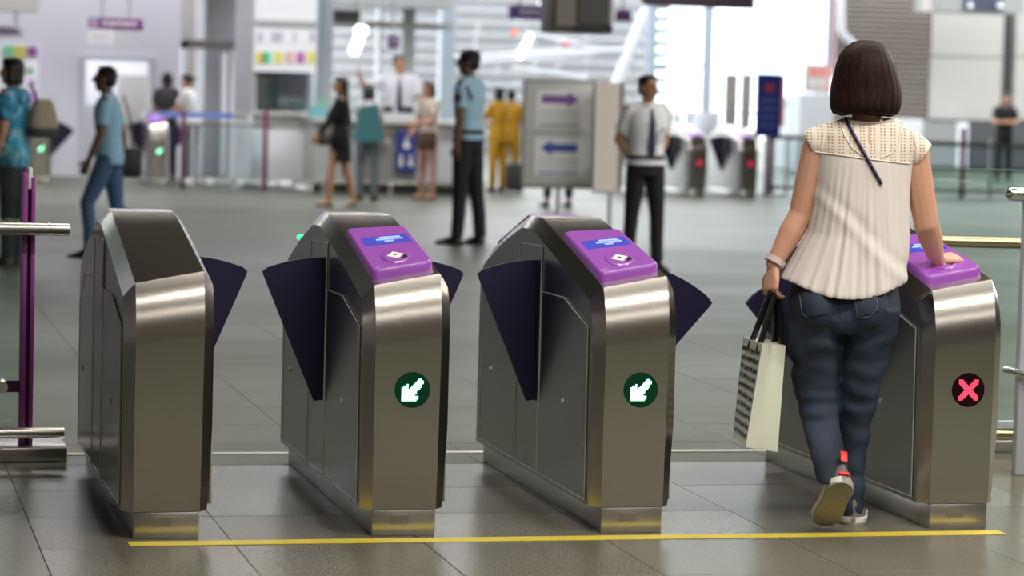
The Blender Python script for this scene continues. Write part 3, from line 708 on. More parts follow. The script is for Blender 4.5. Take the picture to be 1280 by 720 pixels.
for k, (py0, py1, m_, dr) in enumerate(((113, 160, M['arrowpurple'], 1), (172, 220, M['arrowblue'], -1))):
    s0, s1, sa, sb = X_(669, SY)-o.x, X_(730, SY)-o.x, Z_(py1, SY, 700), Z_(py0, SY, 700)
    sh_ = obj('sheet', B(s0, s1, -.005, 0, sa, sb), M['paper'], t, smooth=False)
    zc = sb-(sb-sa)*(.24 if k == 0 else .27); h_ = .045; wA = (s1-s0); x0, x1 = s0+wA*.12, s1-wA*.12
    pts = [(x0, zc-h_*.85), (x1-.11, zc-h_*.85), (x1-.11, zc-h_*1.7), (x1, zc), (x1-.11, zc+h_*1.7), (x1-.11, zc+h_*.85), (x0, zc+h_*.85)]
    if dr < 0: pts = [(s0+s1-x, z) for x, z in pts]
    obj('arrow', prism(new(), [(x, -.006, z) for x, z in pts], (0, .002, 0)), m_, sh_, smooth=False)
    for zz, hh_, mm in ((sa+.15, .016, 'lightgrey'), (sa+.105, .012, 'lightgrey'), (sa+.065, .010, 'lightgrey'), (sa+.018, .016, 'arrowpurple' if k == 0 else 'arrowblue')):
        obj('text_bar', B(s0+.04, s1-.04, -.007, -.004, zz, zz+hh_), M[mm], sh_, smooth=False)
o = ground(762, 302)
SY2 = o.y
t = thing('sign_stand', 'narrow pale pink board on a pole beside the arrow sign board', 'sign stand', o)
xa, xb, za, zb = X_(744, SY2)-o.x, X_(775, SY2)-o.x, Z_(238, SY2, 760), Z_(103, SY2, 760)
obj('board', B(xa, xb, 0, .03, za, zb), M['pinkboard'], t, smooth=False)
obj('frame_bar', B(xb, xb+.035, -.01, .06, za, zb), M['midgrey'], t, smooth=False)
obj('side_sheet', prism(new(), [(xb+.035, .02, za+.05), (xb+.06, .15, za+.05), (xb+.06, .15, za+.42), (xb+.035, .02, za+.42)], (.01, 0, 0)), mat('teal_mottled_print', (.22, .30, .36), .5, var=.8, bscale=12), t, smooth=False)
obj('frame_bar', B(xa, xb, -.01, .04, za-.03, za), M['lightgrey'], t, smooth=False)
obj('pole', tube(new(), [(0, .03, 0), (0, .03, za)], .022, 12), M['lightgrey'], t)
obj('foot', loft(new(), [circ((0, .03, 0), Vector((1, 0, 0)), Vector((0, 1, 0)), .2, .2, 24), circ((0, .03, .02), Vector((1, 0, 0)), Vector((0, 1, 0)), .19, .19, 24)]), M['midgrey'], t)
# blue banner near the right far gates
o = Vector((X_(960, 37.2), 37.2, 0)); NY = 37.2
t = thing('banner', 'tall dark blue banner with pale text rows beyond the far gates', 'banner', o)
zb, za = Z_(92, NY, 960), Z_(171, NY, 960); w = X_(975, NY)-X_(944, NY)
obj('panel', B(-w/2, w/2, 0, .03, za, zb), M['signblue'], t, smooth=False)
obj('red_spot', B(-w*.15, w*.2, -.006, 0, zb-.26, zb-.14), mat('red_print', (.4, .05, .06), .5), t, smooth=False)
for k in range(4): obj('text_bar', B(-w*.36, w*.34, -.006, 0, zb-.40-k*.12, zb-.36-k*.12), mat('pale_blue_print', (.10, .14, .40), .5), t, smooth=False)
obj('red_edge', B(w/2, w/2+.05, 0, .03, zb-.75, zb-.02), mat('pale_red_strip', (.75, .25, .25), .5), t, smooth=False)
obj('leg', B(-.03, .03, .0, .03, 0, za), M['lightgrey'], t, smooth=False)
obj('foot', B(-.25, .25, -.12, .15, 0, .03), M['midgrey'], t, smooth=False)

# ------------------------------------------------------------------ hall front: columns, beams, louvers, windows
def colm(name, px0, px1, py0, Y, m, py1=None, th=.25, z1=5.6):
    pm_ = (px0+px1)/2
    return struct(name, B(X_(px0, Y), X_(px1, Y), Y, Y+th, 0 if py1 is None else Z_(py1, Y, pm_), z1 if py0 is None else Z_(py0, Y, pm_)), m, smooth=False)
blueg = mat('pale_blue_steel', (.36, .42, .48), .4)
colm('column_1', 396, 405, None, 39, blueg); colm('column_2', 405.5, 414, None, 39.3, M['lightgrey'])
colm('column_3', 501, 516, None, 46, M['wall_grey']); colm('column_4', 549, 566, None, 47, blueg); colm('column_5', 471, 475, None, 46.5, M['lightgrey'])
struct('beam_1', B(X_(395, 45.5), X_(562, 45.5), 45.5, 45.8, Z_(35, 45.5, 480), Z_(27, 45.5, 480)), M['midgrey'], smooth=False)
struct('beam_2', B(X_(395, 45.2), X_(562, 45.2), 45.2, 46.2, Z_(9, 45.5, 480), 5.6), M['midgrey'], smooth=False)
oo = obj('display_panel', pbox(395, 450, 12, 28, 42, .12), M['black'], None, smooth=False); tag(oo, 'long black display panel high above the counter beside the pale column', 'display')
bm = new()
rod_m = M['midgrey']
for px in (402, 444): oo2 = obj('hanging_rod', tube(new(), [(X_(px, 42), 42.06, Z_(12, 42, px)), (X_(px, 42), 42.06, 5.6)], .02, 6), rod_m, oo)
# far lamps
def lamp_far(label, p0, p1, Y, r=.05):
    a, b = atY(*p0, Y), atY(*p1, Y); c = (a+b)/2
    t = thing('tube_light', label, 'light', c)
    obj('tube', capsule(new(), a-c, r, b-c, r, 12), M['lamp'], t)
    n_ = Vector((0, .0, r*1.3)); obj('housing', tube(new(), [a-c+n_, b-c+n_], r*.6, 8), M['lightgrey'], t)
    obj('hanging_rod', tube(new(), [n_, (0, 0, 5.6-c.z)], .012, 6), M['lightgrey'], t)
lamp_far('slanted bright tube light between the louvers left of the sign board', (650, 69), (662, 46), 44, .055)
lamp_far('bright tube light above the staff man, lower of the pair', (443, 63), (449, 47), 43, .075)
lamp_far('small bright round light above the lower tube light', (449, 38), (454, 38), 41.5, .07)
lamp_far('small bright lamp left of the dark ceiling monitors at the top', (679, 4), (683, 4), 43, .07)
# louver screen with a slat every 0.3 m
LY = 62.0
o = Vector((X_(590, LY), LY, 0))
t = thing('louver_screen', 'tall screen of white horizontal louver slats far behind the counter', 'louvers', o)
slat_w = mat('white_slat', (.62, .62, .64), .5)
xl, xr = X_(395, LY)-o.x, X_(832, LY)-o.x
sl = bpy.data.meshes.new('slat'); b_ = new(); box(b_, xl, xr, -.22, .02, -.012, .012, Matrix.Rotation(radians(-32), 4, 'X')); b_.to_mesh(sl); b_.free(); sl.materials.append(slat_w)
for k in range(17):
    so_ = bpy.data.objects.new('slat', sl); COL.objects.link(so_); so_.parent = t; so_.location = (0, 0, .25 + k*.285)
for px in (470, 560, 645, 732, 800): obj('mullion', B(X_(px-2, LY)-o.x, X_(px+2, LY)-o.x, .05, .15, 0, 5.1), M['lightgrey'], t, smooth=False)
obj('backing', B(xl, xr, .9, 1.0, 0, 5.2), mat('pale_backing', (.32, .33, .35), .7), t, smooth=False)
# roof trusses in front of the louvers
TY = 52.0
t = thing('roof_truss', 'white tubular truss crossing in front of the louver slats', 'truss', Vector((X_(700, TY), TY, 0)))
o = Vector((X_(700, TY), TY, 0)); A_ = lambda px, py: atY(px, py, TY)-o
wt = mat('white_tube', (.60, .61, .66), .4)
for a, b, r in (((560, 72), (790, 62), .05), ((600, 78), (745, 67), .05), ((655, 40), (770, 66), .035), ((640, 84), (732, 98), .045), ((770, 108), (812, 4), .11), ((760, 120), (800, 20), .05)): obj('chord', tube(new(), [A_(*a), A_(*b)], r, 10), wt, t)
for a, b in (((662, 76), (668, 48)), ((690, 70), (700, 54)), ((705, 70), (720, 58)), ((735, 68), (745, 62)), ((660, 88), (680, 72)), ((690, 94), (705, 72)), ((598, 30), (590, 70)), ((620, 95), (626, 70))): obj('brace', tube(new(), [A_(*a), A_(*b)], .022, 6), M['lightgrey'], t)
for px, py in ((707, 55), (643, 41)): obj('red_beacon', ellipsoid(new(), A_(px, py), .07, .05, .06, n=10), mat('red_beacon', (.8, .12, .08), .5), t)
# windows right of the sign board
NYW = 50.0
w1 = thing('window_1', None, None, Vector((X_(880, NYW), NYW, 0))); w1['kind'] = 'structure'; o = Vector((X_(880, NYW), NYW, 0))
frm = mat('pale_window_frame', (.30, .34, .42), .5)
for a, b in ((876.5, 887.5), (806, 815), (1030, 1034)): obj('mullion', B(X_(a, NYW)-o.x, X_(b, NYW)-o.x, -.06, .06, 0 if a > 850 else 1.2, 5.6), frm, w1, smooth=False)
for a, b, c, d in ((820, 877, 79.5, 82.5), (815, 1034, -40, -33), (812, 960, 139, 142)): obj('transom', B(X_(a, NYW)-o.x, X_(b, NYW)-o.x, -.04, .04, Z_(d, NYW, (a+b)/2), Z_(c, NYW, (a+b)/2)), frm, w1, smooth=False)
obj('handle', B(X_(891.5, NYW)-o.x, X_(893, NYW)-o.x, -.08, -.04, Z_(93, NYW, 892), Z_(79, NYW, 892)), M['midgrey'], w1, smooth=False)
obj('pane', B(X_(815, NYW)-o.x, X_(1034, NYW)-o.x, -.005, .005, 1.2, 5.4), M['glass_far'], w1, smooth=False)
wl = struct('wall_low', B(X_(820, 48), X_(950, 48), 48, 48.3, 0, Z_(163, 48, 880)), mat('grey_low_wall', (.34, .33, .31), .5), smooth=False)
for a, b in ((842, 866), (905, 931)):
    obj('ledge', pbox(a, b, 157, 163, 47.8, .3), M['whitepaint'], wl, smooth=False)
for a, b in ((840, 853), (856, 868)): obj('lower_panel', pbox(a, b, 142, 170, NYW, .04, Vector((X_(880, NYW), NYW, 0))), M['lightgrey'], w1, smooth=False)
g_ = Vector((X_(884, 46), 46, 0))
t = thing('bin', 'pale rounded transparent bin in front of the window post', 'bin', g_)
X3, Y3 = Vector((1, 0, 0)), Vector((0, 1, 0))
obj('bowl', loft(new(), [circ((0, 0, z), X3, Y3, r, r, 20) for z, r in ((Z_(176, 46, 884), .04), (Z_(170, 46, 884), .18), (Z_(160, 46, 884), .23), (Z_(140, 46, 884), .23))]), mat('milky_plastic', (.58, .60, .68), .3), t)
obj('pedestal', tube(new(), [(0, 0, 0), (0, 0, Z_(175, 46, 884))], .05, 10), M['lightgrey'], t)
for a, b, lab in ((905.5, 921, 'grey brown notice panel beside the window post'), (926, 938.5, 'grey brown notice panel next to the blue banner')):
    Yp = 45.0; o = Vector((X_((a+b)/2, Yp), Yp, 0)); t = thing('notice_board', lab, 'panel', o)
    obj('panel', B(X_(a, Yp)-o.x, X_(b, Yp)-o.x, 0, .04, Z_(160, Yp, a), Z_(92, Yp, a)), mat('beige_grey_print', (.36, .33, .31), .6, var=.5, bscale=6), t, smooth=False)
    obj('leg', B(-.03, .03, 0, .03, 0, Z_(160, Yp, a)), M['lightgrey'], t, smooth=False)
# far right: shutter, panels, cabinets
RY = 54.0
colm('wall_white_block', 962, 1036, 122, 52, M['whitepaint'])
colm('trim_red', 1034.5, 1040, None, 51.8, mat('dull_red_trim', (.30, .10, .12), .5), py1=96)
bm = new(); xa, xb = X_(1039, RY), X_(1161, RY); nsl = 60; zz = 0
vs = []
while zz < 5.4:
    vs += [(RY, zz), (RY, zz+.03), (RY-.07, zz+.035), (RY-.07, zz+.10)]; zz += .105
rv = [[bm.verts.new((x, y, z)) for y, z in vs] for x in (xa, xb)]
for i in range(len(vs)-1): bm.faces.new((rv[0][i], rv[1][i], rv[1][i+1], rv[0][i+1]))
struct('wall_shutter', bm, M['taupe'], smooth=False)
o = Vector((X_(1055, RY-.3), RY-.3, 0))
oo = obj('drain_pipe', tube(new(), [atY(1051, -30, RY-.3), atY(1051.5, 36, RY-.3), atY(1054, 44, RY-.3), atY(1064, 53, RY-.3), atY(1076, 66, RY-.3)], .085, 14), M['lightgrey']); tag(oo, 'pale grey drain pipe bending towards the right in front of the shutter', 'pipe')
QY = 53.8
colm('wall_right_back', 1159, 1300, None, QY+.3, M['darkgrey'])
bm = new()
w2 = thing('wall_panelling', None, None, Vector((X_(1208, QY), QY, 0))); w2['kind'] = 'structure'; o = Vector((X_(1208, QY), QY, 0))
for a, b, c, d in ((1163, 1252.5, 17, 70.5), (1163, 1252.5, 72, 150), (1269, 1300, -40, 70), (1269, 1300, 71.5, 150)):
    obj('wall_panel', B(X_(a, QY)-o.x, X_(b, QY)-o.x, .1, .3, Z_(d, QY, (a+b)/2), Z_(c, QY, (a+b)/2)), M['wall_cream'], w2, smooth=False)
oo = thing('ceiling_box', 'dark grey machine box with two round lights at the top right', 'box', atY(1215, 10, 51)); o = atY(1215, 10, 51)
obj('housing', B(X_(1166, 51)-o.x, X_(1274, 51)-o.x, 0, 1.2, Z_(15, 51, 1215)-o.z, Z_(-30, 51, 1215)-o.z), M['midgrey'], oo, smooth=False)
obj('dark_face', B(X_(1198, 51)-o.x, X_(1247, 51)-o.x, -.03, 0, Z_(13, 51, 1215)-o.z, Z_(-20, 51, 1215)-o.z), mat('dark_blue_face', (.05, .05, .09), .4), oo, smooth=False)
for px in (1206, 1243): obj('round_light', ellipsoid(new(), Vector((X_(px, 51)-o.x, -.06, Z_(7, 51, px)-o.z)), .06, .03, .06, n=12), M['whitepaint'], oo)
obj('bracket', B(X_(1158, 51)-o.x, X_(1167, 51)-o.x, .1, .5, Z_(14, 51, 1162)-o.z, Z_(-30, 51, 1162)-o.z), M['wall_cream'], oo, smooth=False)
o = Vector((X_(1022, 49), 49, 0))
t = thing('notice_board', 'grey notice board with faded red print left of the woman in white', 'board', o)
obj('panel', B(X_(1004.5, 49)-o.x, X_(1038, 49)-o.x, 0, .06, Z_(116, 49, 1020), Z_(80, 49, 1020)), mat('warm_grey_board', (.38, .33, .30), .6), t, smooth=False)
for a, b, c, d, m_ in ((1011, 1019, 84, 95, (.55, .12, .10)), (1022, 1030, 84, 95, (.55, .16, .13)), (1011, 1019, 98, 108, (.5, .47, .45)), (1022, 1030, 98, 108, (.5, .45, .43)), (1031.5, 1037, 82, 114, (.55, .25, .24))):
    obj('print', B(X_(a, 49)-o.x, X_(b, 49)-o.x, -.006, 0, Z_(d, 49, a), Z_(c, 49, a)), mat('faded_print', m_, .6), t, smooth=False)
obj('leg', B(-.04, .04, 0, .05, 0, Z_(116, 49, 1020)), M['lightgrey'], t, smooth=False)
o = Vector((X_(1021, 47.5), 47.5, 0))
t = thing('desk', 'pale grey desk block below the notice board', 'desk', o)
obj('front', B(X_(999, 47.5)-o.x, X_(1042, 47.5)-o.x, 0, .6, .08, Z_(117, 47.5, 1020)), M['lightgrey'], t, smooth=False); obj('plinth', B(X_(1000, 47.5)-o.x, X_(1041, 47.5)-o.x, .05, .55, 0, .08), M['midgrey'], t, smooth=False)
o = Vector((X_(1137, 48), 48, 0))
t = thing('desk', 'white desk block in front of the shutter right of the woman in white', 'desk', o)
obj('front', B(X_(1118, 48)-o.x, X_(1154, 48)-o.x, 0, .6, .08, Z_(149, 48, 1137)), M['whitepaint'], t, smooth=False); obj('plinth', B(X_(1119, 48)-o.x, X_(1153, 48)-o.x, .05, .55, 0, .08), M['midgrey'], t, smooth=False)
for a, b, c, m_, lab in ((1157, 1196, 152, M['midgrey'], 'grey low cabinet below the white wall panels'), (1197, 1211, 153, M['whitepaint'], 'narrow white low cabinet beside the dark cabinet'), (1212, 1300, 153, M['darkgrey'], 'dark low cabinet behind the person with crossed arms')):
    Yc = 55-1.5 if b < 1212 else 53.0; Yc = 53.2
    oo = thing('low_cabinet', lab, 'cabinet', Vector((X_((a+b)/2, Yc), Yc, 0))); ox = X_((a+b)/2, Yc)
    obj('carcass', B(X_(a, Yc)-ox, X_(b, Yc)-ox, 0, .5, .06, Z_(c, Yc, (a+b)/2)), m_, oo, smooth=False); obj('plinth', B(X_(a, Yc)-ox+.02, X_(b, Yc)-ox-.02, .04, .46, 0, .06), M['black'], oo, smooth=False)
# far right fence
GYF = 38.0
o = Vector((X_(1090, GYF), GYF, 0))
t = thing('fence', 'far glass fence with purple posts and steel top rail right of the far gates', 'fence', o)
for px in (966, 1205): obj('post', B(X_(px-2.8, GYF)-o.x, X_(px+2.8, GYF)-o.x, -.03, .03, 0, Z_(160, GYF, px), bev=.004), M['post_far'], t)
obj('top_rail', tube(new(), [(X_(958, GYF)-o.x, 0, Z_(172, GYF, 1000)), (X_(1300, GYF)-o.x, 0, Z_(172, GYF, 1000)-.06)], .035, 10), M['chrome'], t)
for a, b in ((971, 1040), (1042, 1120), (1122, 1200), (1210, 1300)): obj('glass_pane', B(X_(a, GYF)-o.x, X_(b, GYF)-o.x, -.006, .006, .12, Z_(176, GYF, 1100)-.05), M['glass_far'], t, smooth=False)
for px in (985, 1000, 1020, 1150, 1240): obj('stanchion', B(X_(px-1.3, GYF)-o.x, X_(px+1.3, GYF)-o.x, -.02, .02, 0, Z_(174, GYF, px)), M['lightgrey'], t, smooth=False)
obj('bottom_rail', B(X_(958, GYF)-o.x, X_(1300, GYF)-o.x, -.03, .03, .06, .12), M['lightgrey'], t, smooth=False)

# ------------------------------------------------------------------ people
def hand_prims(bm, wrist, d, n, side, s=1.0, curl=.5, spread=.06, thumb=1, curls=None):
    """palm, four unequal fingers and a thumb. d: along the hand, n: out of the back of the hand, side: +1/-1 thumb side along d x n"""
    d = Vector(d).normalized(); n = Vector(n); n = (n - d*n.dot(d)).normalized(); w = d.cross(n)*side
    wrist = Vector(wrist)
    rings = []
    for t, hw, th in ((-.01, .022, .018), (.02, .030, .017), (.055, .039, .015), (.085, .040, .013), (.092, .036, .010)):
        rings.append(circ(wrist + d*(t*s), w, n, hw*s, th*s, 14, 2.6))
    loft(bm, rings)
    for i, (o, L, r) in enumerate(((.029, .070, .0088), (.010, .078, .0092), (-.010, .072, .0088), (-.028, .057, .0078))):
        p = wrist + d*(.082*s) + w*(o*s); a = 0
        c = curl if curls is None else curls[i]
        for j, f in enumerate((.45, .31, .24)):
            a += c*(.75, 1.1, .8)[j]
            dd = (d*cos(a) - n*sin(a) + w*(spread*(o/.03))).normalized()
            q = p + dd*(L*f*s); capsule(bm, p, r*s*(1-.08*j), q, r*s*(.94-.08*j), 10); p = q
    p = wrist + d*(.025*s) + w*(.024*s)
    for dd, L, r in (((d*.55 + w*.8 - n*.35*thumb), .038, .0115), ((d*.85 + w*.42 - n*.45*thumb), .030, .0105), ((d*.95 + w*.1 - n*.55*thumb), .024, .009)):
        q = p + dd.normalized()*(L*s); capsule(bm, p, r*s, q, r*s*.93, 10); p = q

def shoe_bm(length=.25, w=.047, h=.075):
    """toe towards +Y, heel at y=0, sole on z=0; returns (sole, upper)"""
    L = length; us = []
    def half(t): return w*(.62+.50*min(1, t/.18) - .12*max(0, (t-.2)/.3 if t < .5 else (1)) + (.12*min(1, max(0, (t-.45)/.25))))*math.sqrt(max(.02, 1-max(0, (t-.80)/.215)**2))*(math.sqrt(max(.05, 1-((.10-t)/.105)**2)) if t < .1 else 1)
    ts = [0, .02, .06, .12, .25, .4, .55, .7, .8, .88, .94, .98, 1]
    def outline(z, k): return [Vector((half(t)*k, t*L, z)) for t in ts] + [Vector((-half(t)*k, t*L, z)) for t in ts[::-1]]
    sole = loft(new(), [outline(0, .93), outline(.006, 1.0), outline(.024, 1.02), outline(.027, .96)])
    up = []
    for t, hh, k in ((.0, .075, .55), (.02, h, .8), (.12, h*1.02, .95), (.3, h*1.05, .93), (.42, h*1.0, .95), (.58, h*.80, .98), (.72, h*.62, .98), (.86, h*.5, .92), (.95, h*.40, .75), (.99, .026, .4)):
        up.append([Vector((half(t)*k*cos(q), t*L+.002, .018 + max(.004, hh-.018)*sin(q))) for q in [pi*i/10 for i in range(11)]])
    upper = loft(new(), [r + [Vector((r[-1].x*.9, r[-1].y, .012)), Vector((r[0].x*.9, r[0].y, .012))] for r in up])
    return sole, upper

def person(label, pos, face, height, female=False, skin='skin', legs=((0, 0), (0, 0)), arms=((0, .12, .15, 0), (0, .12, .15, 0)), lean=0, head=(0, 0),
           hair='short', hairmat=None, top=None, sleeve='short', hem=.90, bottom='trousers', bot=None, leg_end=1.0, skirt_z=.5, shoes='black', tie=None, belt=None,
           cap=None, group=None, extras=None, bag_strap=None, hands_curl=.45, slim=1.0, voxel=.0085, open_neck=True, ponytail=False, legspread=.02, untuck=False):
    """legs/arms are (left, right); angles in radians: leg (hip flexion, knee flexion); arm (flexion, abduction, elbow, inward)"""
    S = height/1.71
    t = thing('person', label, 'person', (pos[0], pos[1], 0), -face, group)
    sw = (.158 if female else .178)*slim
    feet = []; ankles = []
    hip = [Vector((-.085, 0, .90)), Vector((.085, 0, .90))]
    J = {}
    for i, (a, k) in enumerate(legs):
        s = -1 if i == 0 else 1
        kn = hip[i] + Vector((s*legspread, sin(a)*.42, -cos(a)*.42)); an = kn + Vector((s*legspread*.3, sin(a-k)*.41, -cos(a-k)*.41))
        J[i] = (hip[i], kn, an, a-k)
    low = min(min(J[i][2].z - .075 - max(0, -sin(J[i][3]))*.0 for i in (0, 1)), 9)
    dz = -low
    up = Matrix.Translation((0, 0, .92)) @ Matrix.Rotation(-lean, 4, 'X') @ Matrix.Translation((0, 0, -.92))
    def T(p): return up @ Vector(p)
    def G(p): p = Vector(p); return Vector((p.x, p.y, p.z+dz))*S
    A = []
    for i, (f, b, e, c) in enumerate(arms):
        s = -1 if i == 0 else 1
        sh = T((s*sw, -.005, 1.405)); up_d = Vector((s*sin(b), sin(f)*cos(b), -cos(f)*cos(b)))
        el = sh + up_d*.285; fd = Vector((-s*sin(c) + s*sin(b)*.6*(1 if c == 0 else 0), sin(f+e)*cos(c), -cos(f+e)*cos(c))).normalized()
        wr = el + fd*.245; A.append((sh, el, wr, fd, s))
    hm = T((0, .02, 1.60)); HR = Matrix.Translation(hm) @ Matrix.Rotation(-head[0], 4, 'Z') @ Matrix.Rotation(head[1], 4, 'X')
    def Hd(p): return HR @ Vector(p)
    X3, Y3 = Vector((1, 0, 0)), Vector((0, 1, 0))
    def torso_rings(k, zs):
        prof_ = ((.86, .150, .110), (.92, .165, .118), (1.0, .152, .110), (1.09, .130 if female else .146, .100), (1.2, .146 if female else .158, .112), (1.30, .155 if female else .172, .116), (1.38, .150 if female else .172, .100), (1.43, .115, .080), (1.455, .065, .060))
        out = []
        for z, rx, ry in prof_:
            if zs[0]-1e-6 <= z <= zs[1]: out.append([G(T(p)) for p in circ((0, .0, z), X3, Y3, rx*k*slim, ry*k, 20, 2.3)])
        return out
    # --- the body: one continuous surface
    bm = new()
    loft(bm, torso_rings(.9, (.86, 1.46)))
    capsule(bm, G(T((0, -.005, 1.42))), .058*S, G(T((0, .012, 1.53))), .052*S)
    for s in (-1, 1): capsule(bm, G(T((s*.04, -.008, 1.44))), .045*S, G(T((s*(sw-.02), -.005, 1.405))), .048*S)
    hmS = lambda c, rx, ry, rz: ellipsoid(bm, G(Hd(c)), rx*S, ry*S, rz*S, (HR.to_3x3()))
    hmS((0, -.008, .025), .072, .090, .088); hmS((0, .020, -.035), .058, .066, .078); hmS((0, .045, -.075), .036, .036, .032)
    capsule(bm, G(Hd((0, .088, .015))), .009*S, G(Hd((0, .106, -.022))), .014*S)
    for s in (-1, 1): hmS((s*.073, -.008, -.005), .010, .020, .032)
    for sh, el, wr, fd, s in A:
        capsule(bm, G(sh), .050*S*slim, G(el), .039*S); capsule(bm, G(el), .040*S, G(wr), .026*S)
        side = Vector((s, 0, 0)); nb = (side - fd*side.dot(fd))
        hand_prims(bm, G(wr + fd*.005), fd, nb, 1 if (fd.cross(nb)).dot(Vector((0, 1, 0.3))) > 0 else -1, S, hands_curl)
    for i in (0, 1):
        h_, k_, a_, ang = J[i]
        capsule(bm, G(h_), .078*S, G(k_), .052*S); capsule(bm, G(k_), .053*S, G((k_*.6+a_*.4)+Vector((0, -.012, 0))), .050*S); capsule(bm, G((k_*.6+a_*.4)+Vector((0, -.012, 0))), .050*S, G(a_), .034*S)
        fdir = Vector((0, cos(min(0, ang*.8)), sin(min(0, ang*.8))))
        capsule(bm, G(a_ + Vector((0, -.02, -.03))), .034*S, G(a_ + fdir*.15 + Vector((0, 0, -.05))), .026*S)
    obj('body', remeshed(bm, voxel*S, 3), M[skin], t, ang=180)
    # --- face
    for s in (-1, 1):
        obj('eye', ellipsoid(new(), G(Hd((s*.031, .079, .012))), .013*S, .008*S, .007*S, n=10), M['eye'], t)
        obj('eyebrow', capsule(new(), G(Hd((s*.017, .086, .034))), .0045*S, G(Hd((s*.046, .074, .034))), .004*S, 6), M['hair'], t)
    obj('mouth', capsule(new(), G(Hd((-.020, .083, -.052))), .006*S, G(Hd((.020, .083, -.052))), .006*S, 6), M['lips'], t)
    # --- hair
    bm = new(); hm_ = hairmat or M['hair']
    hh = lambda c, rx, ry, rz: ellipsoid(bm, G(Hd(c)), rx*S, ry*S, rz*S, HR.to_3x3())
    hh((0, -.024, .042), .081, .092, .082); hh((0, -.05, -.005), .074, .058, .075)
    if hair == 'short':
        for q in range(9): hh((.045*sin(q*2.4), -.02+.06*cos(q*1.7), .085+.008*sin(q*5)), .03, .03, .028)
    if hair == 'long':
        for x, y, z2 in ((-.068, -.02, -.20), (.068, -.02, -.20), (-.035, -.07, -.22), (.035, -.07, -.22), (0, -.075, -.2)):
            capsule(bm, G(Hd((x*.9, y, .04))), .038*S, G(Hd((x*1.1, y*1.0-.01, z2))), .032*S)
        hh((0, .045, .075), .065, .035, .04)
    if hair == 'bob':
        for x, y, z2 in ((-.068, -.02, -.07), (.068, -.02, -.07), (-.035, -.06, -.08), (.035, -.06, -.08)):
            capsule(bm, G(Hd((x*.9, y, .04))), .036*S, G(Hd((x, y, z2))), .034*S)
        hh((0, .04, .08), .066, .04, .04)
    if ponytail: capsule(bm, G(Hd((0, -.10, .03))), .03*S, G(Hd((0, -.17, .0))), .025*S)
    obj('hair', remeshed(bm, .011*S, 3), hm_, t, ang=180)
    # --- clothes
    if top is not None:
        bm = new(); lowz = .86 if untuck else .92
        r = torso_rings(1.07, (lowz, 1.44))
        if untuck: r[0] = [p + Vector((0, 0, (hem-.86)*S)) for p in r[0]]
        loft(bm, r)
        for sh, el, wr, fd, s in A:
            capsule(bm, G(T((s*.045, -.008, 1.435))), .052*S, G(sh + Vector((-s*.012, 0, .0))), .057*S*slim)
            if sleeve == 'short': tube(bm, [G(sh), G(sh*.6+el*.4), G(sh*.28+el*.72)], [.059*S*slim, .060*S*slim, .059*S*slim], 14)
            elif sleeve == 'long':
                tube(bm, [G(sh), G(el), G(el*.9+wr*.1)], [.060*S*slim, .052*S*slim, .049*S*slim], 14); tube(bm, [G(el*1.05-wr*.05), G(wr)], [.049*S, .037*S], 14)
        # collar
        tube(bm, [G(T((0, -.004, 1.41))), G(T((0, .006, 1.475)))], [.075*S, .062*S], 16)
        obj('shirt', remeshed(bm, .0095*S, 3), top, t, ang=180)
    if bottom in ('trousers', 'shorts'):
        bm = new(); r = torso_rings(1.05, (.86, 1.0)); loft(bm, [[p + Vector((0, 0, -.03*S)) for p in r[0]]] + r)
        for i in (0, 1):
            h_, k_, a_, ang = J[i]
            pts = [G(h_ + Vector((0, 0, .03))), G(h_*.5+k_*.5), G(k_)]; rs = [.094*S, .084*S, .066*S]
            if leg_end > .55:
                e_ = k_ + (a_-k_)*min(1.04, leg_end); pts += [G((k_+e_)/2 + Vector((0, -.008, 0))), G(e_)]; rs += [.062*S, .058*S]
            tube(bm, pts, rs, 16)
        obj('trousers', remeshed(bm, .0095*S, 3), bot, t, ang=180)
    elif bottom == 'skirt':
        bm = new(); rr = torso_rings(1.06, (.92, 1.0)); c_ = Vector((0, 0, 0))
        loft(bm, [[G(p) for p in circ((0, .0, skirt_z), X3, Y3, .185, .15, 20)], [G(p) for p in circ((0, 0, (skirt_z+.92)/2), X3, Y3, .182, .14, 20)]] + rr)
        obj('skirt', remeshed(bm, .01*S, 3), bot, t, ang=180)
    for i in (0, 1):
        h_, k_, a_, ang = J[i]
        so, upm = shoe_bm(.265*S if not female else .235*S, .048*S, .085*S if shoes != 'sandal' else .04*S)
        pitch = min(0, ang*.8)
        mtx = Matrix.Translation(G(a_ + Vector((0, 0, -.075)))) @ Matrix.Rotation(pitch, 4, 'X') @ Matrix.Translation((0, -.06*S, 0))
        so.transform(mtx); upm.transform(mtx)
        sm = M['black'] if shoes != 'sandal' else mat('sandal_tan', (.25, .14, .08), .6)
        sh_ = obj('shoe', upm, sm if not isinstance(shoes, tuple) else shoes[0], t); obj('sole', so, M['black'] if not isinstance(shoes, tuple) else shoes[1], sh_)
    if tie is not None:
        tm = tie if not isinstance(tie, bool) else mat('navy_tie', (.02, .025, .07), .6); rows = []
        for z, w in ((1.435, .017), (1.41, .022), (1.395, .013), (1.30, .024), (1.15, .034), (1.03, .038), (.99, .004)):
            yb = {1.435: .072, 1.41: .090, 1.395: .108}.get(z, .136 if z > 1.2 else .122)
            rows.append((z, w, yb))
        bm = new(); loft(bm, [[G(T((-w, y, z))), G(T((0, y+.008, z))), G(T((w, y, z))), G(T((w, y-.015, z))), G(T((-w, y-.015, z)))] for z, w, y in rows])
        obj('tie', bm, tm, t)
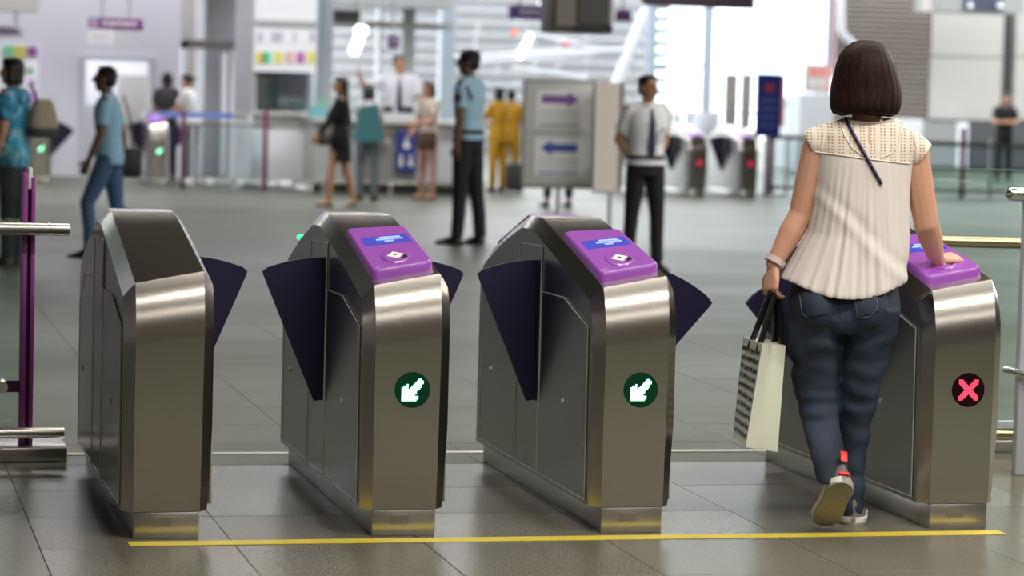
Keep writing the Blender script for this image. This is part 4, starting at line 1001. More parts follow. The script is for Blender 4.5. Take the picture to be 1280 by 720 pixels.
    if belt is not None:
        bm = new(); r = torso_rings(1.12, (.92, 1.0)); 
        loft(bm, [[G(T(p)) for p in circ((0, 0, .975), X3, Y3, .172*slim, .127, 24, 2.3)], [G(T(p)) for p in circ((0, 0, 1.012), X3, Y3, .170*slim, .125, 24, 2.3)]])
        obj('belt', bm, belt, t)
    if cap is not None:
        bm = new(); ellipsoid(bm, G(Hd((0, -.016, .045))), .087*S, .100*S, .078*S, HR.to_3x3())
        c_ = obj('cap', remeshed(bm, .008*S, 3), cap, t, ang=180)
        bm = new(); pts = [Vector((.07*sin(q), .075+.075*cos(q), .038-.008*cos(q))) for q in [radians(-90+15*i) for i in range(13)]]
        prism(bm, [G(Hd(p)) for p in pts], (0, 0, .006*S)); obj('visor', bm, cap, c_)
    t['_'] = 0; del t['_']
    return t, dict(G=G, T=T, Hd=Hd, A=A, J=J, S=S, t=t)

def place(px_, feet_y, head_y):
    """ground point below a pixel column, and the height that reaches the head pixel"""
    g = ground(px_, feet_y); D = depth(g); top = at(px_, head_y, D); return g, top.z

VIEW = .24
P = {}
# guard
g, h = place(582, 306, 62)
guard_shirt = cloth('light_blue_uniform', (.36, .58, .74)); navy_tr = cloth('dark_navy_trousers', (.012, .014, .022))
t, q = person('standing guard in light blue shirt, dark cap and navy trousers', g, radians(-50), h-.01, skin='skin_dark', legs=((.06, .02), (-.10, .02)),
              arms=((-.04, .10, .10, 0), (.15, .10, .25, 0)), head=(radians(-25), 0), top=guard_shirt, bot=navy_tr, belt=M['black'], cap=mat('black_cap', (.012, .012, .018), .7), voxel=.007, legspread=.01)
G, T = q['G'], q['T']; sh, el, wr, fd, s = q['A'][0]
m_ = sh*.6+el*.4
obj('sleeve_patch', B(-.075*q['S'], -.058*q['S'], -.03, .03, -.04, .035, Matrix.Translation(G(m_) + Vector((.01, -.004, 0)))), mat('dark_red_patch', (.10, .02, .03), .6), t)
bm = new(); tube(bm, [G(T((-.11, .03, 1.47))), G(T((-.165, .0, 1.44))), G(T((-.185, -.07, 1.38))), G(T((-.16, -.118, 1.28)))], .012, 8); obj('shoulder_cord', bm, navy_tr, t)
obj('id_badge', B(-.03, .05, .128, .136, 1.20, 1.31, Matrix.Translation((0, 0, (q['G']((0, 0, 0))).z)) @ Matrix.Scale(q['S'], 4)), M['paper'], t)
bm = new(); tube(bm, [G((-.185, -.02, .96)), G((-.195, -.02, .72)), G((-.195, -.03, .60))], .016, 8); obj('baton', bm, M['black'], t)

# man in white shirt and tie
g, h = place(803, 338, 95)
white_sh = cloth('white_shirt', (.85, .86, .92)); black_tr = cloth('black_trousers', (.010, .010, .012))
t, q = person('man in white short sleeved shirt and dark tie facing the near gates', g, radians(172), h, skin='skin', legs=((.04, .02), (-.04, .02)),
              arms=((-.35, .16, .75, .5), (-.35, .16, .75, .5)), head=(radians(-18), 0), top=white_sh, bot=black_tr, tie=True, belt=M['black'], voxel=.007, legspread=.03)
obj('pen', B(-.115, -.075, .128, .14, 1.235, 1.247, Matrix.Translation((0, 0, q['G']((0, 0, 0)).z)) @ Matrix.Scale(q['S'], 4)), M['black'], t)
obj('pocket', B(-.12, -.06, .122, .128, 1.13, 1.235, Matrix.Translation((0, 0, q['G']((0, 0, 0)).z)) @ Matrix.Scale(q['S'], 4)), white_sh, t)

# man in blue polo walking left
g, h = place(135, 322, 80)
polo = cloth('sky_blue_polo', (.30, .53, .74)); jeans_b = cloth('blue_jeans', (.06, .13, .25), .35)
t, q = person('man in sky blue polo and jeans walking past the far gates', g, radians(-74), h+.01, skin='skin_dark', legs=((.42, .50), (-.12, .45)),
              arms=((.10, .06, .30, 0), (-.30, .12, .2, 0)), head=(0, .05), top=polo, bot=jeans_b, untuck=True, hem=.85, lean=.05, voxel=.007)
S_ = q['S']; G = q['G']; T = q['T']
b = thing('shoulder_bag', 'black shoulder bag hanging behind the man in blue polo', 'bag', at(161, 222, depth(g)+.18), radians(14))
obj('pouch', B(-.10, .10, -.05, .05, 0, .24, bev=.03), mat('black_bag', (.01, .01, .012), .6), b)
obj('strap', tube(new(), [(.03, .0, .23), (.0, .0, .50), (-.07, -.03, .66)], .008, 6), mat('bag_strap', (.15, .1, .08), .6), b)

# floral shirt person at the left edge
g, h = place(14, 332, 76)
def floral():
    m = cloth('floral_blue_fabric', (.05, .3, .5)); N = m.node_tree.nodes; L = m.node_tree.links; b = N['Principled BSDF']
    for l in list(b.inputs['Base Color'].links): L.remove(l)
    tc = N.new('ShaderNodeTexCoord'); nz = N.new('ShaderNodeTexNoise'); nz.inputs['Scale'].default_value = 7; nz.inputs['Detail'].default_value = 1.5; nz.inputs['Distortion'].default_value = 1.2
    r = N.new('ShaderNodeValToRGB'); r.color_ramp.interpolation = 'CONSTANT'; e = r.color_ramp.elements
    e[0].position = 0; e[0].color = (.02, .09, .20, 1); e[1].position = .42; e[1].color = (.03, .26, .45, 1)
    for p_, c_ in ((.52, (.10, .42, .60, 1)), (.58, (.30, .50, .68, 1)), (.66, (.03, .22, .40, 1))): x = e.new(p_); x.color = c_
    L.new(tc.outputs['Object'], nz.inputs['Vector']); L.new(nz.outputs['Fac'], r.inputs['Fac']); L.new(r.outputs['Color'], b.inputs['Base Color'])
    return m
t, q = person('person in blue floral shirt with short dark hair behind the left glass panel', g, radians(-66), h+.01, True, skin='skin', arms=((.0, .16, .25, 0), (.1, .1, .3, 0)),
              hair='bob', top=floral(), bot=cloth('dark_trousers', (.012, .018, .03)), untuck=True, hem=.82, slim=1.22, voxel=.008)
b = thing('handbag', 'beige handbag with dark base on the shoulder of the floral shirt', 'bag', at(53, 172, depth(g)-.05), radians(30))
bm = new(); loft(bm, [circ((0, 0, z), Vector((1, 0, 0)), Vector((0, 1, 0)), rx, ry, 20, 3.2) for z, rx, ry in ((0.07, .125, .065), (.16, .115, .06), (.26, .085, .04), (.29, .06, .02))])
obj('bag_body', bm, cloth('beige_canvas', (.34, .29, .22)), b)
bm = new(); loft(bm, [circ((0, 0, z), Vector((1, 0, 0)), Vector((0, 1, 0)), rx, ry, 20, 3.2) for z, rx, ry in ((0, .105, .05), (.03, .125, .065), (.075, .128, .067))])
obj('bag_base', bm, mat('dark_bag_base', (.05, .055, .06), .5), b)
obj('handle', tube(new(), [(-.05, 0, .27), (-.07, 0, .34), (-.10, 0, .38), (-.13, -.02, .39)], .01, 8), M['darkgrey'], b)

# far left pair
g, h = place(207, 224, 91)
person('person in dark vest over white collar standing with back turned by the purple post', g, radians(10), h, hair='bob', top=cloth('charcoal_vest', (.03, .03, .035)), sleeve='short', bot=black_tr, female=True, arms=((.2, .12, .8, .3), (.2, .12, .8, .3)), voxel=.009)
g, h = place(238, 226, 96)
person('person in white blouse with tied hair bending beside the dark vest', g, radians(-60), h+.03, True, hair='short', ponytail=True, top=cloth('white_blouse_far', (.75, .74, .72)), bot=cloth('grey_trousers', (.2, .2, .22)), untuck=True, lean=.12, head=(0, -.3), arms=((.5, .05, .6, .2), (.5, .05, .6, .2)), voxel=.009)

# woman in black walking left
g, h = place(424, 258, 95)
blk = cloth('black_fabric', (.008, .008, .009), rough=.9)
t, q = person('woman in black jacket and short skirt walking left with long hair', g, radians(-78), h, True, hair='long', hairmat=mat('dark_brown_hair', (.035, .018, .012), .5), top=blk, sleeve='long', untuck=True, hem=.8, bottom='skirt', bot=blk, skirt_z=.60,
              legs=((.28, .22), (-.16, .15)), arms=((.5, .15, .12, 0), (-.25, .12, .4, 0)), shoes='sandal', voxel=.008, slim=1.3, head=(radians(-15), 0))
b = thing('sling_bag', 'small black sling bag at the hip of the woman in black', 'bag', at(407, 182, depth(g)-.25), radians(10))
obj('pouch', B(-.10, .10, -.03, .03, 0, .14, bev=.02), M['black'], b)
obj('buckle', B(-.02, .02, -.034, -.03, .05, .08), M['chrome'], b)
# person with the teal bag, behind
g, h = place(458, 251, 106)
person('person in white top behind the woman in black, facing the counter', g, radians(25), h, True, hair='bob', hairmat=mat('grey_black_hair', (.03, .035, .04), .6), top=cloth('white_top', (.68, .68, .70)), bot=cloth('grey_jeans', (.15, .17, .2)), arms=((.6, .1, .8, .2), (.2, .1, .4, 0)), voxel=.009)
b = thing('tote_bag', 'teal tote bag on the shoulder of the person at the counter', 'bag', at(461, 177, depth(g)-.28), radians(10))
bm = new(); hexa(bm, [(-.20, -.03, 0), (.20, -.03, 0), (.20, .05, 0), (-.20, .05, 0), (-.13, 0, .42), (.10, 0, .46), (.10, .02, .46), (-.13, .02, .42)])
obj('bag_body', bm, cloth('teal_canvas', (.07, .24, .29)), b)
obj('strap', tube(new(), [(-.09, 0, .41), (-.05, -.01, .62), (0, .05, .68), (.05, .0, .62), (.07, 0, .44)], .009, 6), M['darkgrey'], b)
# woman in beige blouse
g, h = place(533, 249.5, 102)
t, q = person('woman in beige blouse and pink trousers standing by the blue restroom sign', g, radians(-120), h, True, hair='long', hairmat=mat('brown_hair', (.06, .03, .018), .5), top=cloth('beige_blouse', (.52, .44, .38)), untuck=True, hem=.84,
              bot=cloth('pink_trousers', (.52, .30, .27)), leg_end=.62, shoes='sandal', arms=((.35, .1, 1.0, .4), (.15, .1, .6, .2)), voxel=.008, legspread=.03)
b = thing('shoulder_bag', 'brown shoulder bag carried by the woman in beige blouse', 'bag', at(533, 188, depth(g)-.30), radians(12))
obj('pouch', B(-.12, .12, -.05, .05, 0, .24, bev=.03), cloth('brown_leather', (.10, .055, .035), rough=.5), b)
obj('strap', tube(new(), [(-.10, 0, .23), (-.06, .06, .40), (-.02, .13, .64)], .01, 6), mat('brown_strap', (.08, .045, .03), .5), b)
# yellow pair
yel = cloth('mustard_yellow', (.50, .26, .01))
g, h = place(636, 238, 112)
person('person all in yellow with back turned, right one of the yellow pair', g, radians(20), h, hair='short', top=yel, bot=yel, untuck=True, hem=.8, arms=((.3, .1, .5, .1), (.3, .1, .5, .1)), voxel=.009)
g, h = place(621, 240, 109)
person('person in yellow with bare forearm, left one of the yellow pair', g, radians(-30), h, True, hair='bob', top=yel, bot=yel, untuck=True, hem=.8, arms=((.5, .15, 1.1, .3), (.4, .1, 1.0, .3)), voxel=.009)
g0 = ground(643, 242)
b = thing('suitcase', 'dark suitcase standing on the floor beside the yellow pair', 'suitcase', g0)
obj('shell', B(-.12, .12, -.10, .10, .04, .42, bev=.04), mat('dark_grey_fabric', (.035, .04, .04), .6), b)
for s in (-1, 1): obj('wheel', loft(new(), [circ((s*.08-.01, 0, .03), Vector((0, 1, 0)), Vector((0, 0, 1)), .03, .03, 12), circ((s*.08+.01, 0, .03), Vector((0, 1, 0)), Vector((0, 0, 1)), .03, .03, 12)]), M['black'], b)
obj('handle', tube(new(), [(-.06, .06, .40), (-.06, .06, .62), (.06, .06, .62), (.06, .06, .40)], .01, 8), M['black'], b)
# person behind the sign
g, h = place(697, 259, 106)
person('person behind the sign board, only dark shoes and ankles showing', g, radians(-10), h-.03, hair='short', top=cloth('grey_shirt', (.3, .3, .32)), bot=cloth('navy_trousers', (.02, .025, .05)), leg_end=.85, voxel=.01, legspread=.07)
# dark person far right, arms crossed
g, h = place(1253, 226, 117)
person('person in black shirt with crossed arms standing in front of the far wall', g, radians(190), h, skin='skin', hair='bob', top=blk, bot=black_tr, arms=((.35, .18, 1.25, 1.1), (.35, .18, 1.25, 1.1)), voxel=.011)
# staff man behind the counter
Dk = 37.5
p0 = at(497, 200, Dk); h = at(507, 70, Dk).z
t, q = person('staff man in white shirt and tie behind the counter raising one arm', (p0.x, p0.y), radians(190), h, skin='skin', hair='short', top=cloth('staff_shirt', (.66, .67, .72)), bot=black_tr, tie=True,
              arms=((.2, .25, .6, .2), (.55, .95, 1.9, -.3)), head=(radians(-25), 0), slim=1.15, voxel=.009)

# ------------------------------------------------------------------ the woman in white at the gate
gw = ground(1050, 660); DW = 9.20
woman = thing('person', 'woman in white lace blouse and dark blue jeans seen from behind at the near gate', 'person', (gw.x, gw.y, 0))
O_ = Vector((gw.x, gw.y, 0))
def Wp(px, py, dy=0): return at(px, py, DW+dy) - O_
eR = Vector((cR.x, cR.y, 0)).normalized(); eF = Vector((cF.x, cF.y, 0)).normalized(); eZ = Vector((0, 0, 1))
KW = DW/FPX
def ring(pxl, pxr, py, dy, half, n=28, sq=2.2):
    c = Wp((pxl+pxr)/2, py, dy); return circ(c, eR, eF, (pxr-pxl)/2*KW, half, n, sq)
# body
bm = new()
capsule(bm, Wp(1084, 152, .02), .052, Wp(1082, 118, .03), .050)
ellipsoid(bm, Wp(1081, 93, .03), .074, .092, .100); ellipsoid(bm, Wp(1080, 118, .06), .060, .066, .075)
capsule(bm, Wp(1079, 105, .125), .010, Wp(1079, 112, .135), .014)
loft(bm, [ring(1045, 1125, 152, .02, .055), ring(1022, 1145, 168, .02, .075), ring(1022, 1142, 195, .02, .085), ring(1028, 1132, 240, .02, .09), ring(1028, 1128, 290, .02, .085), ring(1005, 1118, 340, .02, .095), ring(996, 1115, 385, .02, .10)])
# left arm, hanging and carrying
LS, LE, LW = Wp(1021, 184, .02), Wp(1001, 268, .04), Wp(967, 330, .02)
capsule(bm, LS, .050, LS*.5+LE*.5, .047); capsule(bm, LS*.5+LE*.5, .047, LE, .042); capsule(bm, LE, .042, LE*.65+LW*.35, .043); capsule(bm, LE*.65+LW*.35, .043, LW, .026)
ld = (Wp(962, 372, .0)-LW).normalized()
hand_prims(bm, LW + ld*.004, ld, -eR*.75 - eF*.66, 23, .95, 0) if False else None
hand_prims(bm, LW + ld*.008, ld, (-eR*.8 - eF*.6), 1, .93, .62, .03, 1.0, (1.15, .95, .8, .7))
# right arm reaching forward to the reader
RS, RE, RW = Wp(1143, 192, .03), Wp(1158, 280, .06), Wp(1171, 324, .155)
capsule(bm, RS, .050, RS*.5+RE*.5, .047); capsule(bm, RS*.5+RE*.5, .047, RE, .043); capsule(bm, RE, .043, RE*.6+RW*.4, .041); capsule(bm, RE*.6+RW*.4, .041, RW, .027)
rd = (eR*.80 + eF*.50 + eZ*.10).normalized()
hand_prims(bm, RW + rd*.004 + eZ*-.004, rd, eZ*.9 - eF*.35, -1, .95, .5, .07, .8, (.42, .5, .55, .6))
# legs under the jeans
LH, LK, LA = Wp(1018, 392, .02), Wp(1020, 505, .02), Wp(1043, 598, -.13)
RH, RK, RA = Wp(1090, 392, .02), Wp(1068, 515, .07), Wp(1063, 636, .08)
for a, b, c in ((LH, LK, LA), (RH, RK, RA)):
    capsule(bm, a, .074, b, .047); capsule(bm, b, .045, b*.6+c*.4, .037); capsule(bm, b*.6+c*.4, .037, c, .030)
obj('body', remeshed(bm, .0042, 4), M['skin_fg'], woman, ang=180)
# face, turned away
for s in (-1, 1):
    obj('eye', ellipsoid(new(), Wp(1079 + s*12, 103, .112), .012, .008, .007, n=10), M['eye'], woman)
    obj('eyebrow', capsule(new(), Wp(1079 + s*6, 97, .122), .004, Wp(1079 + s*17, 97, .108), .0035, 6), M['hair'], woman)
obj('mouth', capsule(new(), Wp(1072, 124, .118), .006, Wp(1087, 124, .118), .006, 6), M['lips'], woman)
# hair: smooth bob
def hair_material():
    m = mat('dark_brown_bob', (.02, .009, .007), .55, spec=.12); N = m.node_tree.nodes; L = m.node_tree.links; b = N['Principled BSDF']
    tc = N.new('ShaderNodeTexCoord'); mp = N.new('ShaderNodeMapping'); mp.inputs['Scale'].default_value = (120, 120, 3)
    nz = N.new('ShaderNodeTexNoise'); nz.inputs['Scale'].default_value = 1.3; nz.inputs['Detail'].default_value = 4
    L.new(tc.outputs['Object'], mp.inputs['Vector']); L.new(mp.outputs['Vector'], nz.inputs['Vector'])
    r = N.new('ShaderNodeValToRGB'); e = r.color_ramp.elements; e[0].position = .3; e[0].color = (.007, .0035, .003, 1); e[1].position = .75; e[1].color = (.038, .015, .010, 1)
    L.new(nz.outputs['Fac'], r.inputs['Fac']); L.new(r.outputs['Color'], b.inputs['Base Color'])
    bp = N.new('ShaderNodeBump'); bp.inputs['Strength'].default_value = .35; bp.inputs['Distance'].default_value = .004
    L.new(nz.outputs['Fac'], bp.inputs['Height']); L.new(bp.outputs['Normal'], b.inputs['Normal']); return m
bm = new(); rows = []
nH = 96
for k, (py, l, r, hd, off) in enumerate(((50.5, 1075, 1092, .02, .02), (53, 1066, 1101, .05, .02), (59, 1057, 1108, .078, .02), (68, 1050, 1114, .098, .02), (80, 1045.5, 1118.5, .11, .02), (93, 1042, 1122, .113, .02),
                                        (106, 1039.5, 1125, .112, .018), (118, 1038, 1126.5, .106, .012), (129, 1037.5, 1126, .098, .0), (135, 1038.5, 1124.5, .090, -.005), (139.5, 1041, 1121, .080, -.01), (141.5, 1052, 1112, .055, -.01))):
    rr = ring(l, r, py, off, hd, nH, 2.0); c = Wp((l+r)/2, py, off); out = []
    for i, p in enumerate(rr):
        a = 2*pi*i/nH; w = 1 + (.010*sin(a*23+1.3*sin(k*.5)) + .006*sin(a*41+2))*min(1, k/4)
        q = c + (p-c)*w
        if k >= 9: q.z -= .012*abs(cos(a))**2*((k-8)/3)     # the bob hangs lower at the sides than over the nape
        if sin(a) > .35 and k >= 5: q = q - eF*(.075*(sin(a)-.35))                                # face side set back
        out.append(q)
    rows.append(out)
obj('hair', loft(bm, rows), hair_material(), woman, ang=180)

# jeans
def denim():
    m = mat('dark_denim', (.017, .030, .068), .75); N = m.node_tree.nodes; L = m.node_tree.links; b = N['Principled BSDF']
    tc = N.new('ShaderNodeTexCoord'); n1 = N.new('ShaderNodeTexNoise'); n1.inputs['Scale'].default_value = 5; n1.inputs['Detail'].default_value = 5
    n2 = N.new('ShaderNodeTexNoise'); n2.inputs['Scale'].default_value = 260
    r = N.new('ShaderNodeValToRGB'); e = r.color_ramp.elements; e[0].position = .32; e[0].color = (.006, .010, .024, 1); e[1].position = .72; e[1].color = (.034, .054, .100, 1)
    L.new(tc.outputs['Object'], n1.inputs['Vector']); L.new(tc.outputs['Object'], n2.inputs['Vector']); L.new(n1.outputs['Fac'], r.inputs['Fac']); L.new(r.outputs['Color'], b.inputs['Base Color'])
    bp = N.new('ShaderNodeBump'); bp.inputs['Strength'].default_value = .3; bp.inputs['Distance'].default_value = .002
    L.new(n2.outputs['Fac'], bp.inputs['Height']); L.new(bp.outputs['Normal'], b.inputs['Normal']); return m
bm = new()
loft(bm, [ring(1000, 1114, 330, .02, .095), ring(990, 1122, 352, .02, .112), ring(983, 1126, 378, .015, .128), ring(983, 1125, 398, .01, .125), ring(990, 1118, 415, .01, .10)])
def leg(rows):
    loft(bm, [ring(*r) for r in rows])
leg(((986, 1052, 385, .01, .118), (986, 1052, 410, .01, .11), (987.5, 1051, 440, .015, .098), (990, 1048, 470, .02, .086), (994, 1047, 500, .025, .076), (1001, 1049, 525, .0, .068), (1008, 1053, 550, -.06, .066), (1014, 1058, 573, -.115, .066), (1019, 1061, 592, -.16, .060), (1022, 1062, 604, -.185, .056)))
leg(((1052, 1126, 385, .01, .118), (1052, 1122, 410, .02, .11), (1048, 1113, 440, .035, .098), (1044, 1104, 470, .05, .088), (1042, 1097, 500, .06, .078), (1043, 1090, 530, .07, .070), (1044, 1084, 560, .08, .064), (1046, 1081, 590, .085, .060), (1047, 1080, 620, .085, .058), (1047, 1080, 642, .085, .058)))
ellipsoid(bm, Wp(1022, 385, -.065), .078, .07, .085); ellipsoid(bm, Wp(1082, 385, -.065), .078, .07, .085)
jm = remeshed(bm, .006, 6)
# folds across the thighs and behind the knees
NRM = [v.normal.copy() for v in jm.vertices]
for v in jm.vertices:
    z = v.co.z; x = v.co.dot(eR)
    w = max(0, 1-abs(z-.56)/.22)*.0055 + max(0, 1-abs(z-.36)/.14)*.005 + max(0, 1-abs(z-.14)/.10)*.006
    nz_ = noise.noise(Vector((x*7, z*26, v.co.dot(eF)*5))); f = 1.5*nz_ + .45*sin(z*80 + 3*sin(x*22) + 12*x)*max(0, noise.noise(Vector((x*9+5, z*8, 3)))+.35)
    d = Vector((NRM[v.index].x, NRM[v.index].y, 0))
    v.co += d*(w*f*1.15)
jeans = obj('jeans', jm, denim(), woman, ang=180)
def bvh(o): return BVHTree.FromPolygons([v.co.copy() for v in o.data.vertices], [p.vertices[:] for p in o.data.polygons])
def patch(o_bvh, quads_px, lift, nu=8, nv=8, thick=.003):
    """small panel sewn on a surface: quad given on the sight lines, laid on the mesh behind"""
    bm = new(); g = []
    A, Bq, C_, D_ = [Vector((*p, 0)) for p in quads_px]
    for i in range(nu+1):
        row = []
        for j in range(nv+1):
            u, v = i/nu, j/nv; p = (A*(1-u)+Bq*u)*(1-v) + (D_*(1-u)+C_*u)*v
            d = (cF + cR*((p.x-640)/FPX) - cU*((p.y-360)/FPX)).normalized()
            h = o_bvh.ray_cast(CAM-O_, d)
            q = (h[0] if h[0] is not None else Wp(p.x, p.y, -.1)) - d*lift
            row.append(bm.verts.new(q))
        g.append(row)
    for i in range(nu):
        for j in range(nv): bm.faces.new((g[i][j], g[i+1][j], g[i+1][j+1], g[i][j+1]))
    r = bmesh.ops.extrude_face_region(bm, geom=list(bm.faces))
    for v in [e for e in r['geom'] if isinstance(e, bmesh.types.BMVert)]: v.co += cF*thick
    return bm
def line_on(o_bvh, pts, lift, r, n=6, sub=6):
    out = []
    for a, b in zip(pts, pts[1:]):
        for k in range(sub):
            t = k/sub; x, y = a[0]*(1-t)+b[0]*t, a[1]*(1-t)+b[1]*t
            d = (cF + cR*((x-640)/FPX) - cU*((y-360)/FPX)).normalized(); h = o_bvh.ray_cast(CAM-O_, d)
            if h[0] is not None: out.append(h[0]-d*lift)
    return tube(new(), out, r, n)
jb = bvh(jeans); den = jeans.data.materials[0]
for q in ([(1000, 362), (1034, 370), (1036, 392), (1008, 396)], [(1066, 366), (1096, 360), (1098, 388), (1070, 398)]):
    pk = obj('back_pocket', patch(jb, q, .0035), den, jeans)
stitch = mat('pale_stitching', (.10, .12, .17), .7)
for pts in ([(1068, 364), (1072, 398), (1086, 396), (1096, 386), (1097, 358)], [(998, 360), (1003, 392), (1010, 398)], [(1052, 365), (1052, 385), (1054, 400)], [(1098, 362), (1112, 356), (1124, 352)]):
    obj('seam', line_on(jb, pts, .002, .0018), stitch, jeans)

# blouse
def blouse_mat(lace=False):
    m = mat('lace' if lace else 'cream_crepe', (.74, .675, .635) if not lace else (.8, .7, .6), .75); N = m.node_tree.nodes; L = m.node_tree.links; b = N['Principled BSDF']
    tc = N.new('ShaderNodeTexCoord')
    if lace:
        mp = N.new('ShaderNodeMapping'); mp.inputs['Rotation'].default_value = (0, 0, YAW)
        L.new(tc.outputs['Object'], mp.inputs['Vector'])
        br = N.new('ShaderNodeTexBrick'); br.inputs['Scale'].default_value = 1; br.inputs['Mortar Size'].default_value = .0028
        br.inputs['Brick Width'].default_value = .0115; br.inputs['Row Height'].default_value = .0105; br.inputs['Color1'].default_value = (.42, .25, .17, 1); br.inputs['Color2'].default_value = (.50, .32, .23, 1)
        br.inputs['Mortar'].default_value = (.80, .70, .60, 1); br.offset = 0
        cb = N.new('ShaderNodeSeparateXYZ'); cx = N.new('ShaderNodeCombineXYZ'); L.new(mp.outputs['Vector'], cb.inputs[0]); L.new(cb.outputs['X'], cx.inputs['X']); L.new(cb.outputs['Z'], cx.inputs['Y'])
        L.new(cx.outputs[0], br.inputs['Vector'])
        wv = N.new('ShaderNodeTexWave'); wv.inputs['Scale'].default_value = 9; wv.bands_direction = 'X'; L.new(mp.outputs['Vector'], wv.inputs['Vector'])
        rp = N.new('ShaderNodeValToRGB'); rp.color_ramp.elements[0].position = .70; rp.color_ramp.elements[1].position = .78; L.new(wv.outputs['Fac'], rp.inputs['Fac'])
        mx = N.new('ShaderNodeMix'); mx.data_type = 'RGBA'; L.new(rp.outputs['Color'], mx.inputs['Factor']); L.new(br.outputs['Color'], mx.inputs['A']); mx.inputs['B'].default_value = (.80, .70, .61, 1)
        L.new(mx.outputs['Result'], b.inputs['Base Color'])
    else:
        nz = N.new('ShaderNodeTexNoise'); nz.inputs['Scale'].default_value = 160; L.new(tc.outputs['Object'], nz.inputs['Vector'])
        bp = N.new('ShaderNodeBump'); bp.inputs['Strength'].default_value = .15; bp.inputs['Distance'].default_value = .002
        L.new(nz.outputs['Fac'], bp.inputs['Height']); L.new(bp.outputs['Normal'], b.inputs['Normal'])
    return m
bm = new()
loft(bm, [ring(1056, 1119, 147, .02, .060, 40), ring(1038, 1136, 156, .02, .075, 40), ring(1020, 1148, 168, .02, .088, 40), ring(1018, 1146, 185, .02, .102, 40), ring(1019, 1141, 205, .02, .110, 40), ring(1018, 1138, 230, .02, .114, 40),
          ring(1015, 1137, 260, .02, .118, 40), ring(1009, 1136, 290, .02, .124, 40), ring(993, 1133, 320, .015, .138, 40), ring(980, 1130, 345, .01, .152, 40), ring(979, 1129, 349, .01, .152, 40)])
capsule(bm, Wp(1058, 161, .02), .040, Wp(1019, 180, .02), .058); capsule(bm, Wp(1116, 161, .02), .040, Wp(1146, 192, .03), .060)
bme = remeshed(bm, .0055, 4)
zy = (Wp(1080, 200)).z; zh = Wp(1050, 352).z
b_ = bmesh.new(); b_.from_mesh(bme)       # open hem: take the closing faces away
bmesh.ops.delete(b_, geom=[f for f in b_.faces if f.normal.z < -.55 and f.calc_center_median().z < zh+.05], context='FACES'); b_.to_mesh(bme); b_.free()
NRM = [v.normal.copy() for v in bme.vertices]
for v in bme.vertices:
    c = Wp(1076, 260, .02); rel = v.co - c; x, y = rel.dot(eR), rel.dot(eF); a = math.atan2(y, x); t = max(0, min(1, (zy-v.co.z)/(zy-zh)))
    n = Vector((NRM[v.index].x, NRM[v.index].y, 0))
    f = .28*sin(a*34+.7) + .9*noise.noise(Vector((a*7, t*1.2, 1))) + .7*noise.noise(Vector((a*3.2+5, t*2.0, 4)))*t + .5*noise.noise(Vector((a*13, t*2, 9)))
    v.co += n*((f*(.001+.009*t) + .012*max(0, t-.5))*(1 if t > 0 else 0))
    if abs(x) < .3:   # diagonal drape from the strap side
        dgl = x*.9 + (v.co.z - Wp(1110, 300).z)*1.0
        if y < 0 and t > .1: v.co += n*(.0045*math.exp(-((dgl-.005)/.022)**2) - .0035*math.exp(-((dgl-.05)/.022)**2))*min(1, t*2)
    # the hem dips at the back
    if t > .45: v.co.z -= .048*max(0, -y/.14)*((t-.45)/.55)*max(0, 1-(x+.05)**2/.05)
# split the yoke (lace) from the body of the blouse
full = bmesh.new(); full.from_mesh(bme)
def to_px(p):
    rel = p + O_ - CAM; dz_ = rel.dot(cF); return 640 + FPX*rel.dot(cR)/dz_, 360 - FPX*rel.dot(cU)/dz_
def outside(p):
    x, y = to_px(p); return (p.dot(eF) < Wp(1088, 150, .02).dot(eF)+.03 and abs(x-1088) < 33 and y < 146 + 7*(1-((x-1088)/33)**2)) or (y < 194 and x < 1003 + max(0, y-163)*.5) or (y < 211 and x > 1164 - max(0, y-183)*.75)
bmesh.ops.delete(full, geom=[f for f in full.faces if outside(f.calc_center_median())], context='FACES')
def in_yoke(p):
    rel = p + O_ - CAM; dz_ = rel.dot(cF); px = 640 + FPX*rel.dot(cR)/dz_; py = 360 - FPX*rel.dot(cU)/dz_
    return py < 189 + (px-1018)*.135
yoke = full.copy()
bmesh.ops.delete(full, geom=[f for f in full.faces if in_yoke(f.calc_center_median())], context='FACES')
bmesh.ops.delete(yoke, geom=[f for f in yoke.faces if not in_yoke(f.calc_center_median())], context='FACES')
blouse = obj('blouse', full, blouse_mat(), woman, ang=180); yk = obj('lace_yoke', yoke, blouse_mat(True), blouse, ang=180)
bpy.data.meshes.remove(bme)
class _O: pass
def bvh2(*os):
    vs, fs = [], []
    for o in os:
        k = len(vs); vs += [v.co.copy() for v in o.data.vertices]; fs += [[i+k for i in p.vertices] for p in o.data.polygons]
    return BVHTree.FromPolygons(vs, fs)
bb = bvh2(blouse, yk); trimm = mat('cream_trim', (.82, .73, .65), .7)
obj('yoke_seam', line_on(bb, [(1019, 190), (1050, 194), (1085, 199), (1120, 203), (1141, 205)], .001, .0032), trimm, blouse)
obj('neckline_trim', line_on(bb, [(1055.5, 147.8), (1062, 150.8), (1070, 152.8), (1088, 154), (1105, 152.8), (1113, 150.8), (1120, 148)], .0, .0042), trimm, blouse)
for pts in ([(1031, 160), (1029, 175), (1026, 189)], [(1050, 152), (1056, 170), (1066, 186), (1082, 197)], [(1126, 156), (1124, 176), (1114, 192), (1098, 199)], [(1140, 165), (1146, 185), (1145, 203)]):
    obj('yoke_seam', line_on(bb, pts, .0006, .0035), trimm, blouse)
obj('keyhole', patch(bb, [(1085.5, 154), (1088, 154), (1087.6, 178), (1086.4, 178)], .0025, 2, 8, .001), M['skin_fg'], blouse, label='narrow keyhole slit showing skin')
